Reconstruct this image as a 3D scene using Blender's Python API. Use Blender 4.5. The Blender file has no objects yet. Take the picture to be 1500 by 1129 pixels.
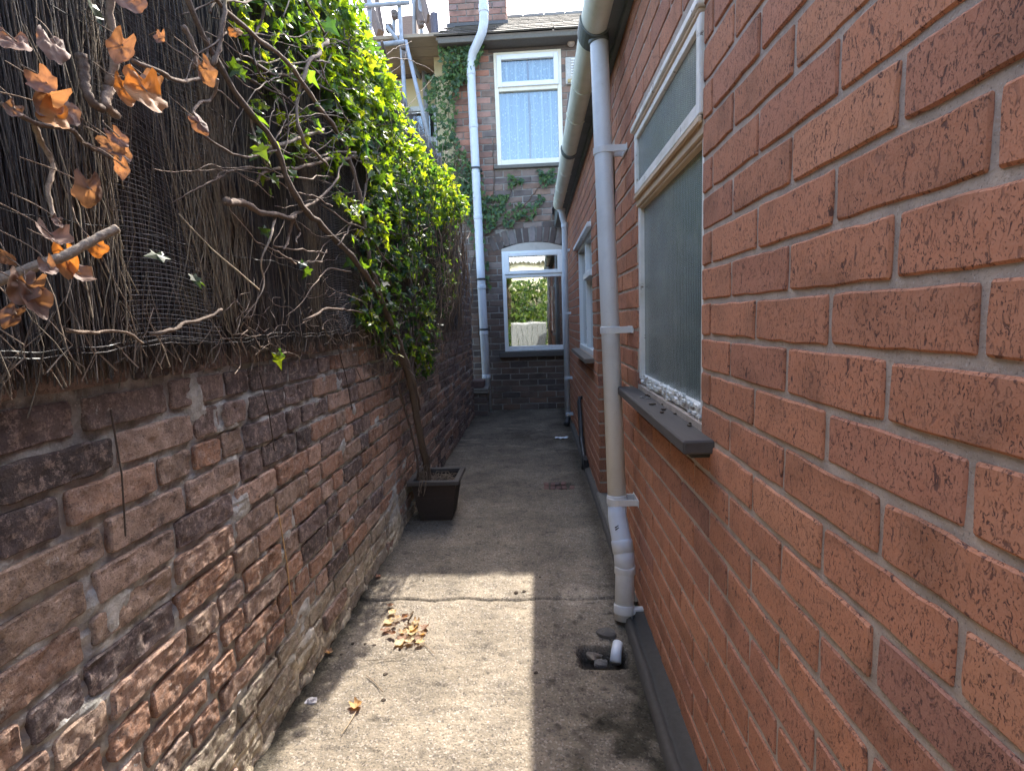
import bpy, math, random
import numpy as np
from mathutils import Vector, Matrix
R = math.radians
rnd = random.Random(7)
rg = np.random.default_rng(11)
S = bpy.context.scene
COL = S.collection

# ------------------------------------------------------------------ camera
F, HC = 780.0, 1.12                     # focal length in photo pixels (1500 wide), lens height
def nrm(v): v = np.array(v, float); return v/np.linalg.norm(v)
_r = R(2.1)
_Y = nrm([35, 97, -F])
_Z = nrm([-math.sin(_r), math.cos(_r), (97*math.cos(_r)-35*math.sin(_r))/F])
_X = np.cross(_Y, _Z)
MC = np.array([_X, _Y, _Z])             # camera -> world rotation
cam_d = bpy.data.cameras.new('camera'); cam = bpy.data.objects.new('camera', cam_d); COL.objects.link(cam)
cam_d.sensor_width = 36; cam_d.lens = 36*F/1500; cam_d.clip_start = .02; cam_d.clip_end = 500
m4 = Matrix.Identity(4)
for i in range(3):
    for j in range(3): m4[i][j] = MC[i][j]
m4.translation = Vector((0, 0, HC)); cam.matrix_world = m4
S.camera = cam
CC = np.array([0, 0, HC])
def at(x, y, ax, val):
    "a point of the place: where the sight line through photo pixel x,y meets a real plane"
    d = MC @ np.array([x-750, -(y-564.5), -F]); return CC + (val-CC[ax])/d[ax]*d
def proj(P):
    c = (np.atleast_2d(P)-CC) @ MC
    return 750+F*c[:, 0]/-c[:, 2], 564.5-F*c[:, 1]/-c[:, 2]

# ------------------------------------------------------------------ light
SUN = nrm([.113, .953, 1.0])
elev = math.asin(SUN[2]); azi = math.atan2(SUN[0], SUN[1])
W = bpy.data.worlds.new('World'); S.world = W; W.use_nodes = True
wn = W.node_tree; wn.nodes.clear()
sky = wn.nodes.new('ShaderNodeTexSky'); sky.sky_type = 'NISHITA'; sky.sun_disc = False
sky.sun_elevation = elev; sky.sun_rotation = azi; sky.air_density = 1.0; sky.dust_density = 2.5
bg = wn.nodes.new('ShaderNodeBackground'); bg.inputs[1].default_value = .15
wo = wn.nodes.new('ShaderNodeOutputWorld')
wn.links.new(sky.outputs[0], bg.inputs[0]); wn.links.new(bg.outputs[0], wo.inputs[0])
sd = bpy.data.lights.new('sun', 'SUN'); sd.energy = 2.05; sd.angle = R(.5); sd.color = (1, .95, .86)
so = bpy.data.objects.new('sun', sd); COL.objects.link(so)
so.rotation_euler = Vector(SUN).to_track_quat('Z', 'Y').to_euler(); so.location = (1, 8, 12)
S.view_settings.view_transform = 'Standard'; S.view_settings.look = 'None'
S.view_settings.exposure = 2.8; S.view_settings.gamma = 1
S.cycles.max_bounces = 8; S.cycles.diffuse_bounces = 5; S.cycles.transparent_max_bounces = 12

# ------------------------------------------------------------------ helpers
def vnoise(P, seed=0):
    "smooth value noise in -1..1 for an array of 3-D points"
    P = np.asarray(P, float); i = np.floor(P).astype(np.int64); f = P-i; f = f*f*(3-2*f)
    out = np.zeros(len(P))
    for dx in (0, 1):
        for dy in (0, 1):
            for dz in (0, 1):
                h = (i[:, 0]+dx)*374761393+(i[:, 1]+dy)*668265263+(i[:, 2]+dz)*2147483647+seed*974634777
                h = (h ^ (h >> 13))*1274126177; h = (h ^ (h >> 16)) & 0xffff
                w = (f[:, 0] if dx else 1-f[:, 0])*(f[:, 1] if dy else 1-f[:, 1])*(f[:, 2] if dz else 1-f[:, 2])
                out += w*(h/32767.5-1)
    return out
def fbm(P, seed=0, o=3):
    P = np.asarray(P, float); s = np.zeros(len(P)); a = 1
    for k in range(o): s += a*vnoise(P*2**k, seed+k*17); a *= .5
    return s/1.6

class MB:
    def __init__(s): s.v = []; s.f = []; s.c = []; s.m = []; s.n = 0
    def add(s, V, Fc, col=(1, 1, 1), mi=0):
        V = np.asarray(V, float).reshape(-1, 3)
        s.v.append(V)
        c = np.asarray(col, float)
        if c.ndim == 1: c = np.tile(c[:3], (len(V), 1))
        s.c.append(c[:, :3])
        s.f += [tuple(int(k)+s.n for k in q) for q in Fc]; s.m += [mi]*len(Fc)
        s.n += len(V); return s
    def box(s, x0, x1, y0, y1, z0, z1, col=(1, 1, 1), mi=0, rot=None, loc=(0, 0, 0), bev=0):
        if bev:
            e = min(bev, (x1-x0)/2.1, (y1-y0)/2.1, (z1-z0)/2.1)
            V = []; ids = {}
            X = (x0, x1); Y = (y0, y1); Z = (z0, z1)
            for i in (0, 1):
                for j in (0, 1):
                    for k in (0, 1):
                        px, py, pz = X[i], Y[j], Z[k]; ox = e*(1-2*i); oy = e*(1-2*j); oz = e*(1-2*k)
                        for a, q in enumerate(((px, py+oy, pz+oz), (px+ox, py, pz+oz), (px+ox, py+oy, pz))):
                            ids[i, j, k, a] = len(V); V.append(q)
            g = lambda i, j, k, a: ids[i, j, k, a]
            Fc = []
            for i in (0, 1): q = [g(i, 0, 0, 0), g(i, 0, 1, 0), g(i, 1, 1, 0), g(i, 1, 0, 0)]; Fc.append(q if i == 0 else q[::-1])
            for j in (0, 1): q = [g(0, j, 0, 1), g(1, j, 0, 1), g(1, j, 1, 1), g(0, j, 1, 1)]; Fc.append(q if j == 0 else q[::-1])
            for k in (0, 1): q = [g(0, 0, k, 2), g(0, 1, k, 2), g(1, 1, k, 2), g(1, 0, k, 2)]; Fc.append(q if k == 0 else q[::-1])
            for i in (0, 1):
                for j in (0, 1): Fc.append([g(i, j, 0, 0), g(i, j, 1, 0), g(i, j, 1, 1), g(i, j, 0, 1)])
            for i in (0, 1):
                for k in (0, 1): Fc.append([g(i, 0, k, 0), g(i, 1, k, 0), g(i, 1, k, 2), g(i, 0, k, 2)])
            for j in (0, 1):
                for k in (0, 1): Fc.append([g(0, j, k, 1), g(1, j, k, 1), g(1, j, k, 2), g(0, j, k, 2)])
            for i in (0, 1):
                for j in (0, 1):
                    for k in (0, 1): Fc.append([g(i, j, k, 0), g(i, j, k, 1), g(i, j, k, 2)])
            V = np.array(V)
        else:
            V = np.array([(x, y, z) for x in (x0, x1) for y in (y0, y1) for z in (z0, z1)], float)
            Fc = [(0, 1, 3, 2), (4, 6, 7, 5), (0, 4, 5, 1), (2, 3, 7, 6), (0, 2, 6, 4), (1, 5, 7, 3)]
        if rot is not None: V = V @ np.array(rot).T
        return s.add(V+np.array(loc), Fc, col, mi)
    def tube(s, pts, r, k=8, col=(1, 1, 1), mi=0, cap=True):
        P = np.asarray(pts, float); n = len(P); r = np.broadcast_to(np.asarray(r, float), (n,))
        T = np.gradient(P, axis=0); T /= np.linalg.norm(T, axis=1)[:, None]+1e-9
        a = np.array([0, 0, 1.]) if abs(T[0, 2]) < .9 else np.array([1., 0, 0])
        U = np.cross(T, a); bad = np.linalg.norm(U, axis=1) < .15
        if bad.any(): U = np.cross(T, np.array([.3, .9, .2]))
        U /= np.linalg.norm(U, axis=1)[:, None]+1e-9; Wv = np.cross(T, U)
        th = np.arange(k)*2*math.pi/k
        V = P[:, None, :]+r[:, None, None]*(np.cos(th)[None, :, None]*U[:, None, :]+np.sin(th)[None, :, None]*Wv[:, None, :])
        Fc = [(i*k+j, i*k+(j+1) % k, (i+1)*k+(j+1) % k, (i+1)*k+j) for i in range(n-1) for j in range(k)]
        if cap and k > 3: Fc += [tuple(range(k))[::-1], tuple((n-1)*k+j for j in range(k))]
        return s.add(V.reshape(-1, 3), Fc, col, mi)
    def grid(s, P, col=(1, 1, 1), mi=0, flip=False):
        "P: (a,b,3) array of points"
        a, b = P.shape[:2]; i = np.arange(a-1)[:, None]; j = np.arange(b-1)[None, :]; q = (i*b+j).ravel()
        Fc = np.stack([q, q+1, q+b+1, q+b], 1)
        if flip: Fc = Fc[:, ::-1]
        return s.add(P.reshape(-1, 3), Fc.tolist(), col, mi)
    def obj(s, name, mats, parent=None, smooth=False):
        me = bpy.data.meshes.new(name); V = np.concatenate(s.v)
        me.from_pydata(V.tolist(), [], s.f)
        at_ = me.color_attributes.new('tint', 'FLOAT_COLOR', 'POINT')
        c = np.concatenate(s.c); c4 = np.ones((len(c), 4)); c4[:, :3] = c
        at_.data.foreach_set('color', c4.ravel())
        if not isinstance(mats, (list, tuple)): mats = [mats]
        for m in mats: me.materials.append(m)
        if len(mats) > 1: me.polygons.foreach_set('material_index', s.m)
        if smooth: me.polygons.foreach_set('use_smooth', [True]*len(me.polygons))
        me.update()
        o = bpy.data.objects.new(name, me); COL.objects.link(o)
        if parent is not None:
            o.parent = parent; o.matrix_parent_inverse = Matrix.Translation(-parent.location)
        return o
def tag(o, label=None, cat=None, group=None, kind=None):
    for k, v in (('label', label), ('category', cat), ('group', group), ('kind', kind)):
        if v: o[k] = v
    return o
def thing(name, loc, label, cat, group=None):
    o = bpy.data.objects.new(name, None); o.location = loc; o.empty_display_size = .1; COL.objects.link(o)
    return tag(o, label, cat, group)

# ------------------------------------------------------------------ materials
class NT:
    def __init__(s, name):
        s.m = bpy.data.materials.new(name); s.m.use_nodes = True; s.t = s.m.node_tree; s.t.nodes.clear()
        s.out = s.n('OutputMaterial'); s.p = s.n('BsdfPrincipled'); s.l(s.p.outputs[0], s.out.inputs[0])
        s.co = s.n('TexCoord').outputs['Object']
    def n(s, t, **k):
        o = s.t.nodes.new('ShaderNode'+t)
        for a, b in k.items(): setattr(o, a, b)
        return o
    def l(s, a, b): s.t.links.new(a, b)
    def set(s, i, v):
        if hasattr(v, 'is_linked') or isinstance(v, bpy.types.NodeSocket): s.l(v, i)
        else: i.default_value = v if not isinstance(v, tuple) or len(v) != 3 else ((*v, 1) if i.type == 'RGBA' else v)
    def map(s, scale): n = s.n('Mapping'); s.l(s.co, n.inputs[0]); n.inputs['Scale'].default_value = scale; return n.outputs[0]
    def noise(s, sc, det=4, rough=.55, vec=None, dist=0):
        n = s.n('TexNoise'); s.l(vec if vec is not None else s.co, n.inputs['Vector'])
        n.inputs['Scale'].default_value = sc; n.inputs['Detail'].default_value = det; n.inputs['Roughness'].default_value = rough
        n.inputs['Distortion'].default_value = dist; return n.outputs['Fac']
    def vor(s, sc, vec=None, feat='F1', out='Distance'):
        n = s.n('TexVoronoi', feature=feat); s.l(vec if vec is not None else s.co, n.inputs['Vector'])
        n.inputs['Scale'].default_value = sc; return n.outputs[out]
    def ramp(s, f, a, b, lo=0., hi=1.):
        n = s.n('MapRange'); s.l(f, n.inputs[0])
        for k, v in zip((1, 2, 3, 4), (a, b, lo, hi)): n.inputs[k].default_value = v
        return n.outputs[0]
    def mix(s, f, a, b, mode='MIX'):
        n = s.n('MixRGB', blend_type=mode); s.set(n.inputs[0], f); s.set(n.inputs[1], a); s.set(n.inputs[2], b); return n.outputs[0]
    def math(s, op, a, b=0.): n = s.n('Math', operation=op); s.set(n.inputs[0], a); s.set(n.inputs[1], b); return n.outputs[0]
    def tint(s): return s.n('Attribute', attribute_name='tint').outputs['Color']
    def bump(s, h, st=.5, d=.01, prev=None):
        n = s.n('Bump'); s.l(h, n.inputs['Height']); n.inputs['Strength'].default_value = st; n.inputs['Distance'].default_value = d
        if prev is not None: s.l(prev, n.inputs['Normal'])
        return n.outputs[0]
    def fin(s, col, rough=.8, nor=None, spec=.3):
        s.set(s.p.inputs['Base Color'], col); s.set(s.p.inputs['Roughness'], rough)
        s.p.inputs['Specular IOR Level'].default_value = spec
        if nor is not None: s.l(nor, s.p.inputs['Normal'])
        return s.m

def mat_rustic():                                    # drag-wired modern facing brick
    t = NT('rustic_brick'); g = t.tint()
    v = t.map((1, 1, .55)); n1 = t.noise(300, 4, .65, v, 1.2); f1 = t.ramp(n1, .565, .61)
    n2 = t.noise(34, 3); dens = t.ramp(n2, .30, .55, .25, 1)
    fl = t.math('MULTIPLY', f1, dens)
    v2 = t.map((1, 1, .5)); n3 = t.noise(125, 3, .6, v2, 1.0); f2 = t.ramp(n3, .60, .65); fl = t.math('MAXIMUM', fl, t.math('MULTIPLY', f2, dens))
    c = t.mix(t.ramp(t.noise(60, 5), .3, .7), g, t.mix(.35, g, (.46, .24, .16)))
    c = t.mix(t.ramp(t.noise(500, 2), .35, .65, 0, .25), c, (.58, .32, .22))
    c = t.mix(t.math('MULTIPLY', fl, .85), c, (.075, .045, .045))
    b = t.bump(t.noise(300, 4, .6), .35, .0015); b = t.bump(t.math('SUBTRACT', 1., fl), .8, .0015, b)
    return t.fin(c, .88, b, .18)
def mat_oldbrick():
    t = NT('old_brick'); g = t.tint()
    c = t.mix(t.ramp(t.noise(75, 7, .75), .38, .66, 0, .65), g, t.mix(.5, g, (.06, .045, .04)))
    c = t.mix(t.ramp(t.noise(42, 8, .85), .50, .58, 0, .6), c, (.56, .42, .36))
    c = t.mix(t.ramp(t.noise(28, 8, .85, t.map((1.3, .8, 1.2))), .53, .60, 0, .6), c, (.15, .115, .10))
    c = t.mix(t.ramp(t.noise(14, 8, .8, t.map((1, 1.2, .9))), .62, .66, 0, .75), c, (.60, .56, .52))
    c = t.mix(t.ramp(t.noise(9, 6, .75, t.map((1.7, 1.1, 1.3))), .54, .66, 0, .7), c, (.085, .068, .065))
    c = t.mix(t.ramp(t.noise(240, 3, .6), .56, .68, 0, .7), c, (.07, .05, .05))
    b = t.bump(t.noise(45, 8, .78), 1., .011); b = t.bump(t.noise(260, 4, .7), .8, .003, b)
    return t.fin(c, .9, b, .2)
def mat_mortar(name, base, dirt, sc=1.):
    t = NT(name)
    c = t.mix(t.ramp(t.noise(22*sc, 5, .65), .35, .68), base, dirt)
    c = t.mix(t.ramp(t.noise(420, 2), .62, .72, 0, .8), c, (.55, .52, .47))
    c = t.mix(t.ramp(t.noise(330, 2), .6, .7, 0, .5), c, (.1, .09, .085))
    b = t.bump(t.noise(160, 5, .7), .8, .003)
    return t.fin(c, .93, b, .15)
def mat_plain(name, col, rough=.5, dirt=.3, dcol=(.12, .11, .09), sc=18, b=.15, spec=.4, metal=0):
    t = NT(name)
    c = t.mix(t.ramp(t.noise(sc, 5, .65), .48, .75, 0, dirt), col, dcol)
    c = t.mix(t.ramp(t.noise(sc*14, 3), .6, .75, 0, dirt*.8), c, dcol)
    t.p.inputs['Metallic'].default_value = metal
    return t.fin(c, t.ramp(t.noise(sc*2), .3, .7, rough*.85, min(1, rough*1.2)), t.bump(t.noise(sc*5, 4), b, .002), spec)
def mat_tint(name, rough=.8, amt=.35, sc=90, b=.3, spec=.3, stretch=None):
    t = NT(name); g = t.tint(); v = t.map(stretch) if stretch else None
    c = t.mix(t.ramp(t.noise(sc, 5, .6, v), .35, .7, 0, amt), g, t.mix(.6, g, (.03, .025, .02)))
    return t.fin(c, rough, t.bump(t.noise(sc*1.5, 4, .6, v), b, .002), spec)
def mat_leaf(name, trans=.5, gain=(4.7, 4.1, .9), rough=.42):
    t = NT(name); g = t.tint()
    c = t.mix(t.ramp(t.noise(60, 4), .35, .7, 0, .35), g, t.mix(.5, g, (.02, .03, .01)))
    t.fin(c, rough, t.bump(t.noise(90, 3), .3, .002), .45)
    tr = t.n('BsdfTranslucent'); m = t.mix(1., c, gain, 'MULTIPLY'); t.l(m, tr.inputs[0])
    mx = t.n('MixShader'); mx.inputs[0].default_value = trans
    t.l(t.p.outputs[0], mx.inputs[1]); t.l(tr.outputs[0], mx.inputs[2]); t.l(mx.outputs[0], t.out.inputs[0])
    return t.m
def mat_glass(name, refl=.12, tintc=(.9, .95, .95)):
    t = NT(name); t.t.nodes.remove(t.p)
    tr = t.n('BsdfTransparent'); tr.inputs[0].default_value = (*tintc, 1)
    gl = t.n('BsdfGlossy'); gl.inputs['Roughness'].default_value = .012
    t.l(t.bump(t.noise(3, 2), .08, .01), gl.inputs['Normal'])
    fr = t.n('Fresnel'); fr.inputs[0].default_value = 1.5
    f = t.math('ADD', fr.outputs[0], refl); mx = t.n('MixShader'); t.l(f, mx.inputs[0])
    t.l(tr.outputs[0], mx.inputs[1]); t.l(gl.outputs[0], mx.inputs[2]); t.l(mx.outputs[0], t.out.inputs[0])
    return t.m
def mat_obscured():
    t = NT('obscured_glass')
    wv = t.n('TexWave', wave_type='BANDS', bands_direction='Z'); t.l(t.co, wv.inputs[0]); wv.inputs['Scale'].default_value = 70
    wv.inputs['Distortion'].default_value = 1.5; wv.inputs['Detail'].default_value = 2
    wy = t.n('TexWave', wave_type='BANDS', bands_direction='Y'); t.l(t.co, wy.inputs[0]); wy.inputs['Scale'].default_value = 22; wy.inputs['Distortion'].default_value = 3
    h = t.math('ADD', wv.outputs['Fac'], t.math('MULTIPLY', wy.outputs['Fac'], .6))
    t.p.inputs['Transmission Weight'].default_value = .35
    c = t.mix(t.ramp(t.noise(9, 4), .4, .7), (.17, .225, .215), (.27, .32, .29))
    return t.fin(c, .16, t.bump(h, .22, .002), .75)
M = {}
M['rustic'] = mat_rustic(); M['old'] = mat_oldbrick()
def mat_housebrick():
    t = NT('house_brick'); g = t.tint()
    c = t.mix(t.ramp(t.noise(40, 5, .65), .35, .7, 0, .4), g, t.mix(.5, g, (.05, .045, .04)))
    c = t.mix(t.ramp(t.noise(7, 6, .75), .52, .7, 0, .5), c, (.16, .15, .135))
    return t.fin(c, .9, t.bump(t.noise(70, 5, .7), .6, .004), .15)
M['house'] = mat_housebrick()
M['mortar'] = mat_mortar('grey_mortar', (.52, .43, .355), (.36, .30, .25))
M['oldmortar'] = mat_mortar('old_mortar', (.25, .235, .215), (.11, .10, .095))
M['darkmortar'] = mat_mortar('dark_mortar', (.31, .29, .26), (.17, .155, .14))
M['plastic'] = mat_plain('grey_plastic', (.62, .63, .63), .38, .3, (.36, .33, .29), 9, .06)
M['bluepipe'] = mat_plain('painted_pipe', (.56, .61, .66), .4, .25, (.25, .25, .25), 9, .08)
M['newpipe'] = mat_plain('pale_plastic', (.62, .67, .74), .32, .08, (.35, .33, .3), 9, .04)
M['gutter'] = mat_plain('gutter_plastic', (.76, .77, .64), .4, .45, (.46, .49, .34), 6, .1)
M['gutterjoint'] = mat_plain('gutter_union', (.13, .15, .14), .5, .4, (.07, .07, .06), 12, .1)
M['darkpipe'] = mat_plain('black_pipe', (.035, .035, .037), .4, .4, (.1, .09, .08), 12, .1)
M['soffit'] = mat_plain('soffit_board', (.13, .15, .145), .6, .4, (.05, .055, .05), 6, .2)
M['white'] = mat_plain('white_frame', (.74, .77, .78), .3, .12, (.35, .36, .34), 10, .03)
M['cream'] = mat_plain('cream_frame', (.74, .70, .58), .4, .25, (.4, .36, .25), 10, .05)
M['slate'] = mat_tint('slate', .85, .4, 40, .3, .12)
M['tinted'] = mat_tint('weathered', .8, .45, 60, .4)
M['wood'] = mat_tint('timber', .75, .5, 30, .4, .3, (1, .15, 1))
M['steel'] = mat_plain('galvanised_tube', (.32, .35, .39), .6, .5, (.12, .10, .09), 15, .1, .4, .1)
M['twig'] = mat_tint('twigs', .85, .5, 120, .5, .25)
M['vine'] = mat_tint('vine_bark', .9, .75, 150, 1., .12)
M['leaf'] = mat_leaf('ivy_leaf', .5)
M['shadeleaf'] = mat_leaf('wall_ivy_leaf', .4, (1.6, 2.0, .8), .5)
M['dead'] = mat_leaf('dead_leaf', .36, (1.9, 1.3, .6), .7)
M['glass'] = mat_glass('window_glass', .10); M['mirrorglass'] = mat_glass('clear_glass', .30)
M['obscured'] = mat_obscured()
M['cloth'] = mat_tint('cloth', .95, .1, 30, .2)
def mat_peel():
    t = NT('peeling_paint'); p = t.ramp(t.noise(38, 6, .75), .60, .64)
    wood = t.mix(t.ramp(t.noise(90, 4, .6, t.map((1, .1, 1))), .3, .7), (.10, .075, .055), (.3, .24, .18))
    c = t.mix(p, t.mix(t.ramp(t.noise(14), .4, .7), (.78, .77, .73), (.60, .59, .53)), wood)
    return t.fin(c, .55, t.bump(t.math('SUBTRACT', t.noise(70, 5), t.math('MULTIPLY', p, .7)), .6, .003), .35)
M['peel'] = mat_peel()
def mat_transom():
    t = NT('bare_painted_timber')
    c = t.mix(t.ramp(t.noise(30, 5, .6, t.map((1, .12, 1))), .35, .65), (.62, .47, .32), (.48, .36, .25))
    return t.fin(c, .7, t.bump(t.noise(60, 4, .6, t.map((1, .1, 1))), .3, .002), .3)
M['transom'] = mat_transom()
def mat_ground():
    t = NT('old_concrete'); g = t.tint()
    c = t.mix(t.ramp(t.noise(9, 6, .7), .35, .68), (.27, .222, .165), (.165, .138, .108))
    c = t.mix(t.ramp(t.noise(16, 7, .75), .50, .66, 0, .55), c, (.12, .105, .09))
    c = t.mix(t.ramp(t.noise(150, 3, .7), .52, .66, 0, .75), c, (.10, .088, .075))
    c = t.mix(t.ramp(t.noise(300, 2, .6), .62, .72, 0, .7), c, (.42, .37, .30))
    vc = t.vor(190, None, 'F1', 'Color'); sp = t.n('SeparateColor'); t.l(vc, sp.inputs[0])
    c = t.mix(t.math('MULTIPLY', t.ramp(sp.outputs[0], .82, .92), .35), c, (.50, .44, .38))
    c = t.mix(t.math('MULTIPLY', t.ramp(sp.outputs[1], .86, .93), .6), c, (.07, .06, .055))
    c = t.mix(1., c, g, 'MULTIPLY')
    b = t.bump(t.noise(110, 5, .7), .8, .006); b = t.bump(t.vor(150), .4, .003, b)
    return t.fin(c, .92, b, .2)
M['ground'] = mat_ground()
def mat_lace():
    t = NT('lace'); v = t.math('ADD', t.vor(34, t.map((1, 1, .75))), t.math('MULTIPLY', t.noise(6, 3), .25)); n = t.noise(240, 2)
    wv = t.n('TexWave', wave_type='BANDS', bands_direction='X'); t.l(t.co, wv.inputs[0]); wv.inputs['Scale'].default_value = 3.1; wv.inputs['Distortion'].default_value = .6
    f = t.math('ADD', t.ramp(v, .28, .42, .85, .15), t.ramp(wv.outputs['Fac'], .86, .95, 0, .5))
    c = t.mix(f, (.13, .24, .36), (.55, .68, .78)); return t.fin(c, .9, t.bump(n, .3, .002), .1)  # blue of the reflected sky is mixed into the lace colours
M['lace'] = mat_lace()
M['dark'] = mat_plain('dark_interior', (.02, .022, .025), .9, .1)
M['net'] = mat_tint('black_netting', .9, .3, 100, .3)
M['soil'] = mat_tint('soil', .95, .5, 90, .9)

# ------------------------------------------------------------------ brick layer
def lay(mb, bricks, O, U, V, N, cols, nu=6, nv=3, ch=.003, rel=.004, rough=0., edge=0., skirt=.014, mi=0, seed=0, corner=.006):
    "bricks: (n,4) of u0,u1,v0,v1 ; relief rel above the reference plane"
    B = np.asarray(bricks, float); n = len(B)
    if n == 0: return
    O, U, V, N = map(lambda a: np.array(a, float), (O, U, V, N))
    a, b = nu+5, nv+5
    si = np.array([0, 0, 1]+list(1+np.arange(1, nu))+[nu, nu+1, nu+1][0:0]) if False else None
    # template: rings: skirt, edge, chamfer, interior...
    def axis(c0, c1, k):
        L = (c1-c0); t = np.linspace(0, 1, k+1)
        inner = c0[:, None]+ch+(L[:, None]-2*ch)*t[None, :]
        return np.concatenate([c0[:, None], c0[:, None], inner, c1[:, None], c1[:, None]], 1)
    uu = axis(B[:, 0], B[:, 1], nu); vv = axis(B[:, 2], B[:, 3], nv)
    a, b = uu.shape[1], vv.shape[1]
    hu = np.array([-skirt, -ch*.9]+[0]*(nu+1)+[-ch*.9, -skirt]); hv = np.array([-skirt, -ch*.9]+[0]*(nv+1)+[-ch*.9, -skirt])
    H = np.minimum(hu[:, None], hv[None, :])
    Ug = np.repeat(uu[:, :, None], b, 2); Vg = np.repeat(vv[:, None, :], a, 1)
    # rounded corners
    cu = (B[:, 0]+B[:, 1])/2; cv = (B[:, 2]+B[:, 3])/2
    du = Ug-cu[:, None, None]; dv = Vg-cv[:, None, None]
    hu_ = ((B[:, 1]-B[:, 0])/2)[:, None, None]; hv_ = ((B[:, 3]-B[:, 2])/2)[:, None, None]
    eu = np.clip((abs(du)-(hu_-corner))/corner, 0, 1); ev = np.clip((abs(dv)-(hv_-corner))/corner, 0, 1)
    d = np.sqrt(eu**2+ev**2); mx = np.maximum(eu, ev)
    k = np.where(d > 1e-6, mx/np.maximum(d, 1e-6), 1)
    du -= np.sign(du)*eu*(1-k)*corner; dv -= np.sign(dv)*ev*(1-k)*corner
    Ug = cu[:, None, None]+du; Vg = cv[:, None, None]+dv
    Hg = np.repeat(H[None], n, 0)+rel
    Hg = Hg+(rg.normal(0, rel*.35, n))[:, None, None]
    sd_ = rg.uniform(0, 50, n)[:, None, None]+0*Ug
    P3 = np.stack([Ug, Vg, sd_], -1).reshape(-1, 3)
    if rough: Hg = Hg+(fbm(P3*[28, 28, 1], seed, 3).reshape(Ug.shape))*rough*(H[None] > -skirt*.9)
    if edge:
        Ug = Ug+vnoise(P3*[40, 40, 1], seed+5).reshape(Ug.shape)*edge
        Vg = Vg+vnoise(P3*[30, 30, 1]+7.7, seed+6).reshape(Ug.shape)*edge
    P = O+Ug[..., None]*U+Vg[..., None]*V+Hg[..., None]*N
    C = np.repeat(np.repeat(np.asarray(cols)[:, None, None, :], a, 1), b, 2).astype(float)
    if rough:
        bl = np.clip(fbm(P3*[14, 14, 1], seed+9, 3).reshape(Ug.shape)*1.5, 0, 1)[..., None]
        C = C*(1-bl*.45)
    i = np.arange(a-1)[:, None]; j = np.arange(b-1)[None, :]; q = (i*b+j).ravel()
    Fq = np.stack([q, q+b, q+b+1, q+1], 1)
    if np.dot(np.cross(U, V), N) < 0: Fq = Fq[:, ::-1]
    Fa = (Fq[None]+(np.arange(n)*a*b)[:, None, None]).reshape(-1, 4)
    mb.add(P.reshape(-1, 3), Fa.tolist(), C.reshape(-1, 3), mi)
def rows(u0, u1, z0, z1, zref, pitch, uref, L=.225, joint=.010, holes=(), jit=0., old=False):
    out = []; k = int(math.floor((z0-zref)/pitch))
    while zref+k*pitch < z1-1e-4:
        a, b = max(z0, zref+k*pitch+joint/2), min(z1, zref+(k+1)*pitch-joint/2)
        if b-a > .012:
            u = uref+(.5*L if k % 2 else 0); u -= math.ceil((u-u0)/L+2)*L
            if old: u += rnd.uniform(-.06, .06)
            while u < u1:
                w = L if not old else (L*rnd.choice([1, 1, 1, .5, 1.04, .95]) if rnd.random() < .8 else L*.5)
                s, e = u+joint/2, u+w-joint/2; u += w
                segs = [(s, e)]
                for (h0, h1, g0, g1) in holes:
                    if b > g0+.004 and a < g1-.004:
                        ns = []
                        for (p, q) in segs:
                            if q <= h0 or p >= h1: ns.append((p, q)); continue
                            if p < h0: ns.append((p, h0))
                            if q > h1: ns.append((h1, q))
                        segs = ns
                for (p, q) in segs:
                    p, q = max(p, u0), min(q, u1)
                    if q-p > .018:
                        j = lambda: rnd.uniform(-jit, jit)
                        out.append((p+j(), q+j(), a+j(), b+j()))
        k += 1
    return out

XR = .362
# ================================================================== GROUND
nx, ny = 104, 760
gx = np.linspace(-.86, .372, nx); gy = np.concatenate([np.linspace(-1.5, .9, 60), np.linspace(.91, 3.6, 420), np.linspace(3.62, 6.62, 280)])
GX, GY = np.meshgrid(gx, gy, indexing='ij'); P2 = np.stack([GX.ravel(), GY.ravel(), 0*GX.ravel()], 1)
Zg = .003*fbm(P2*[3, 3, 1], 3)+.003*fbm(P2*[26, 26, 1], 4, 3)+.0024*vnoise(P2*[75, 75, 1], 8)-.004*np.clip(vnoise(P2*[48, 48, 1], 9)*2.2-1.3, 0, 1)
gc = np.ones((len(P2), 3)); X_, Y_ = P2[:, 0], P2[:, 1]
jl = 2.035+.012*vnoise(np.stack([X_*9, 0*X_, 0*X_], 1), 2)                  # joint across the path
dj = abs(Y_-jl); Zg -= .012*np.exp(-(dj/.006)**2)
gc *= (1-.6*np.exp(-(dj/.007)**2))[:, None]
jl2 = 5.0+.02*vnoise(np.stack([X_*7, 0*X_, 0*X_], 1), 5); dj = abs(Y_-jl2); gc *= (1-.3*np.exp(-(dj/.012)**2))[:, None]
for cx, cy, w, h, z in ((.19, 1.655, .085, .062, .055), (.12, 3.5, .10, .085, .012)):
    q = ((X_-cx)/w)**4+((Y_-cy)/h)**4+.5*fbm(P2*[25, 25, 1], 12)
    mk = np.clip((1.15-q-.5*fbm(P2*[60, 60, 1], 14))*1.6, 0, 1); Zg -= z*mk; gc *= (1-(.8 if z > .03 else .5)*mk)[:, None]
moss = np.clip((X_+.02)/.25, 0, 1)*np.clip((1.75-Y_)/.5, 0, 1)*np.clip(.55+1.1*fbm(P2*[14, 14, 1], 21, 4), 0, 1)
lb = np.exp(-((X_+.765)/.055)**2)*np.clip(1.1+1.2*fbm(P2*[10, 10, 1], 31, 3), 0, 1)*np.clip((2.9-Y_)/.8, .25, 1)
rb = np.exp(-((X_-.30)/.05)**2)*.6
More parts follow.
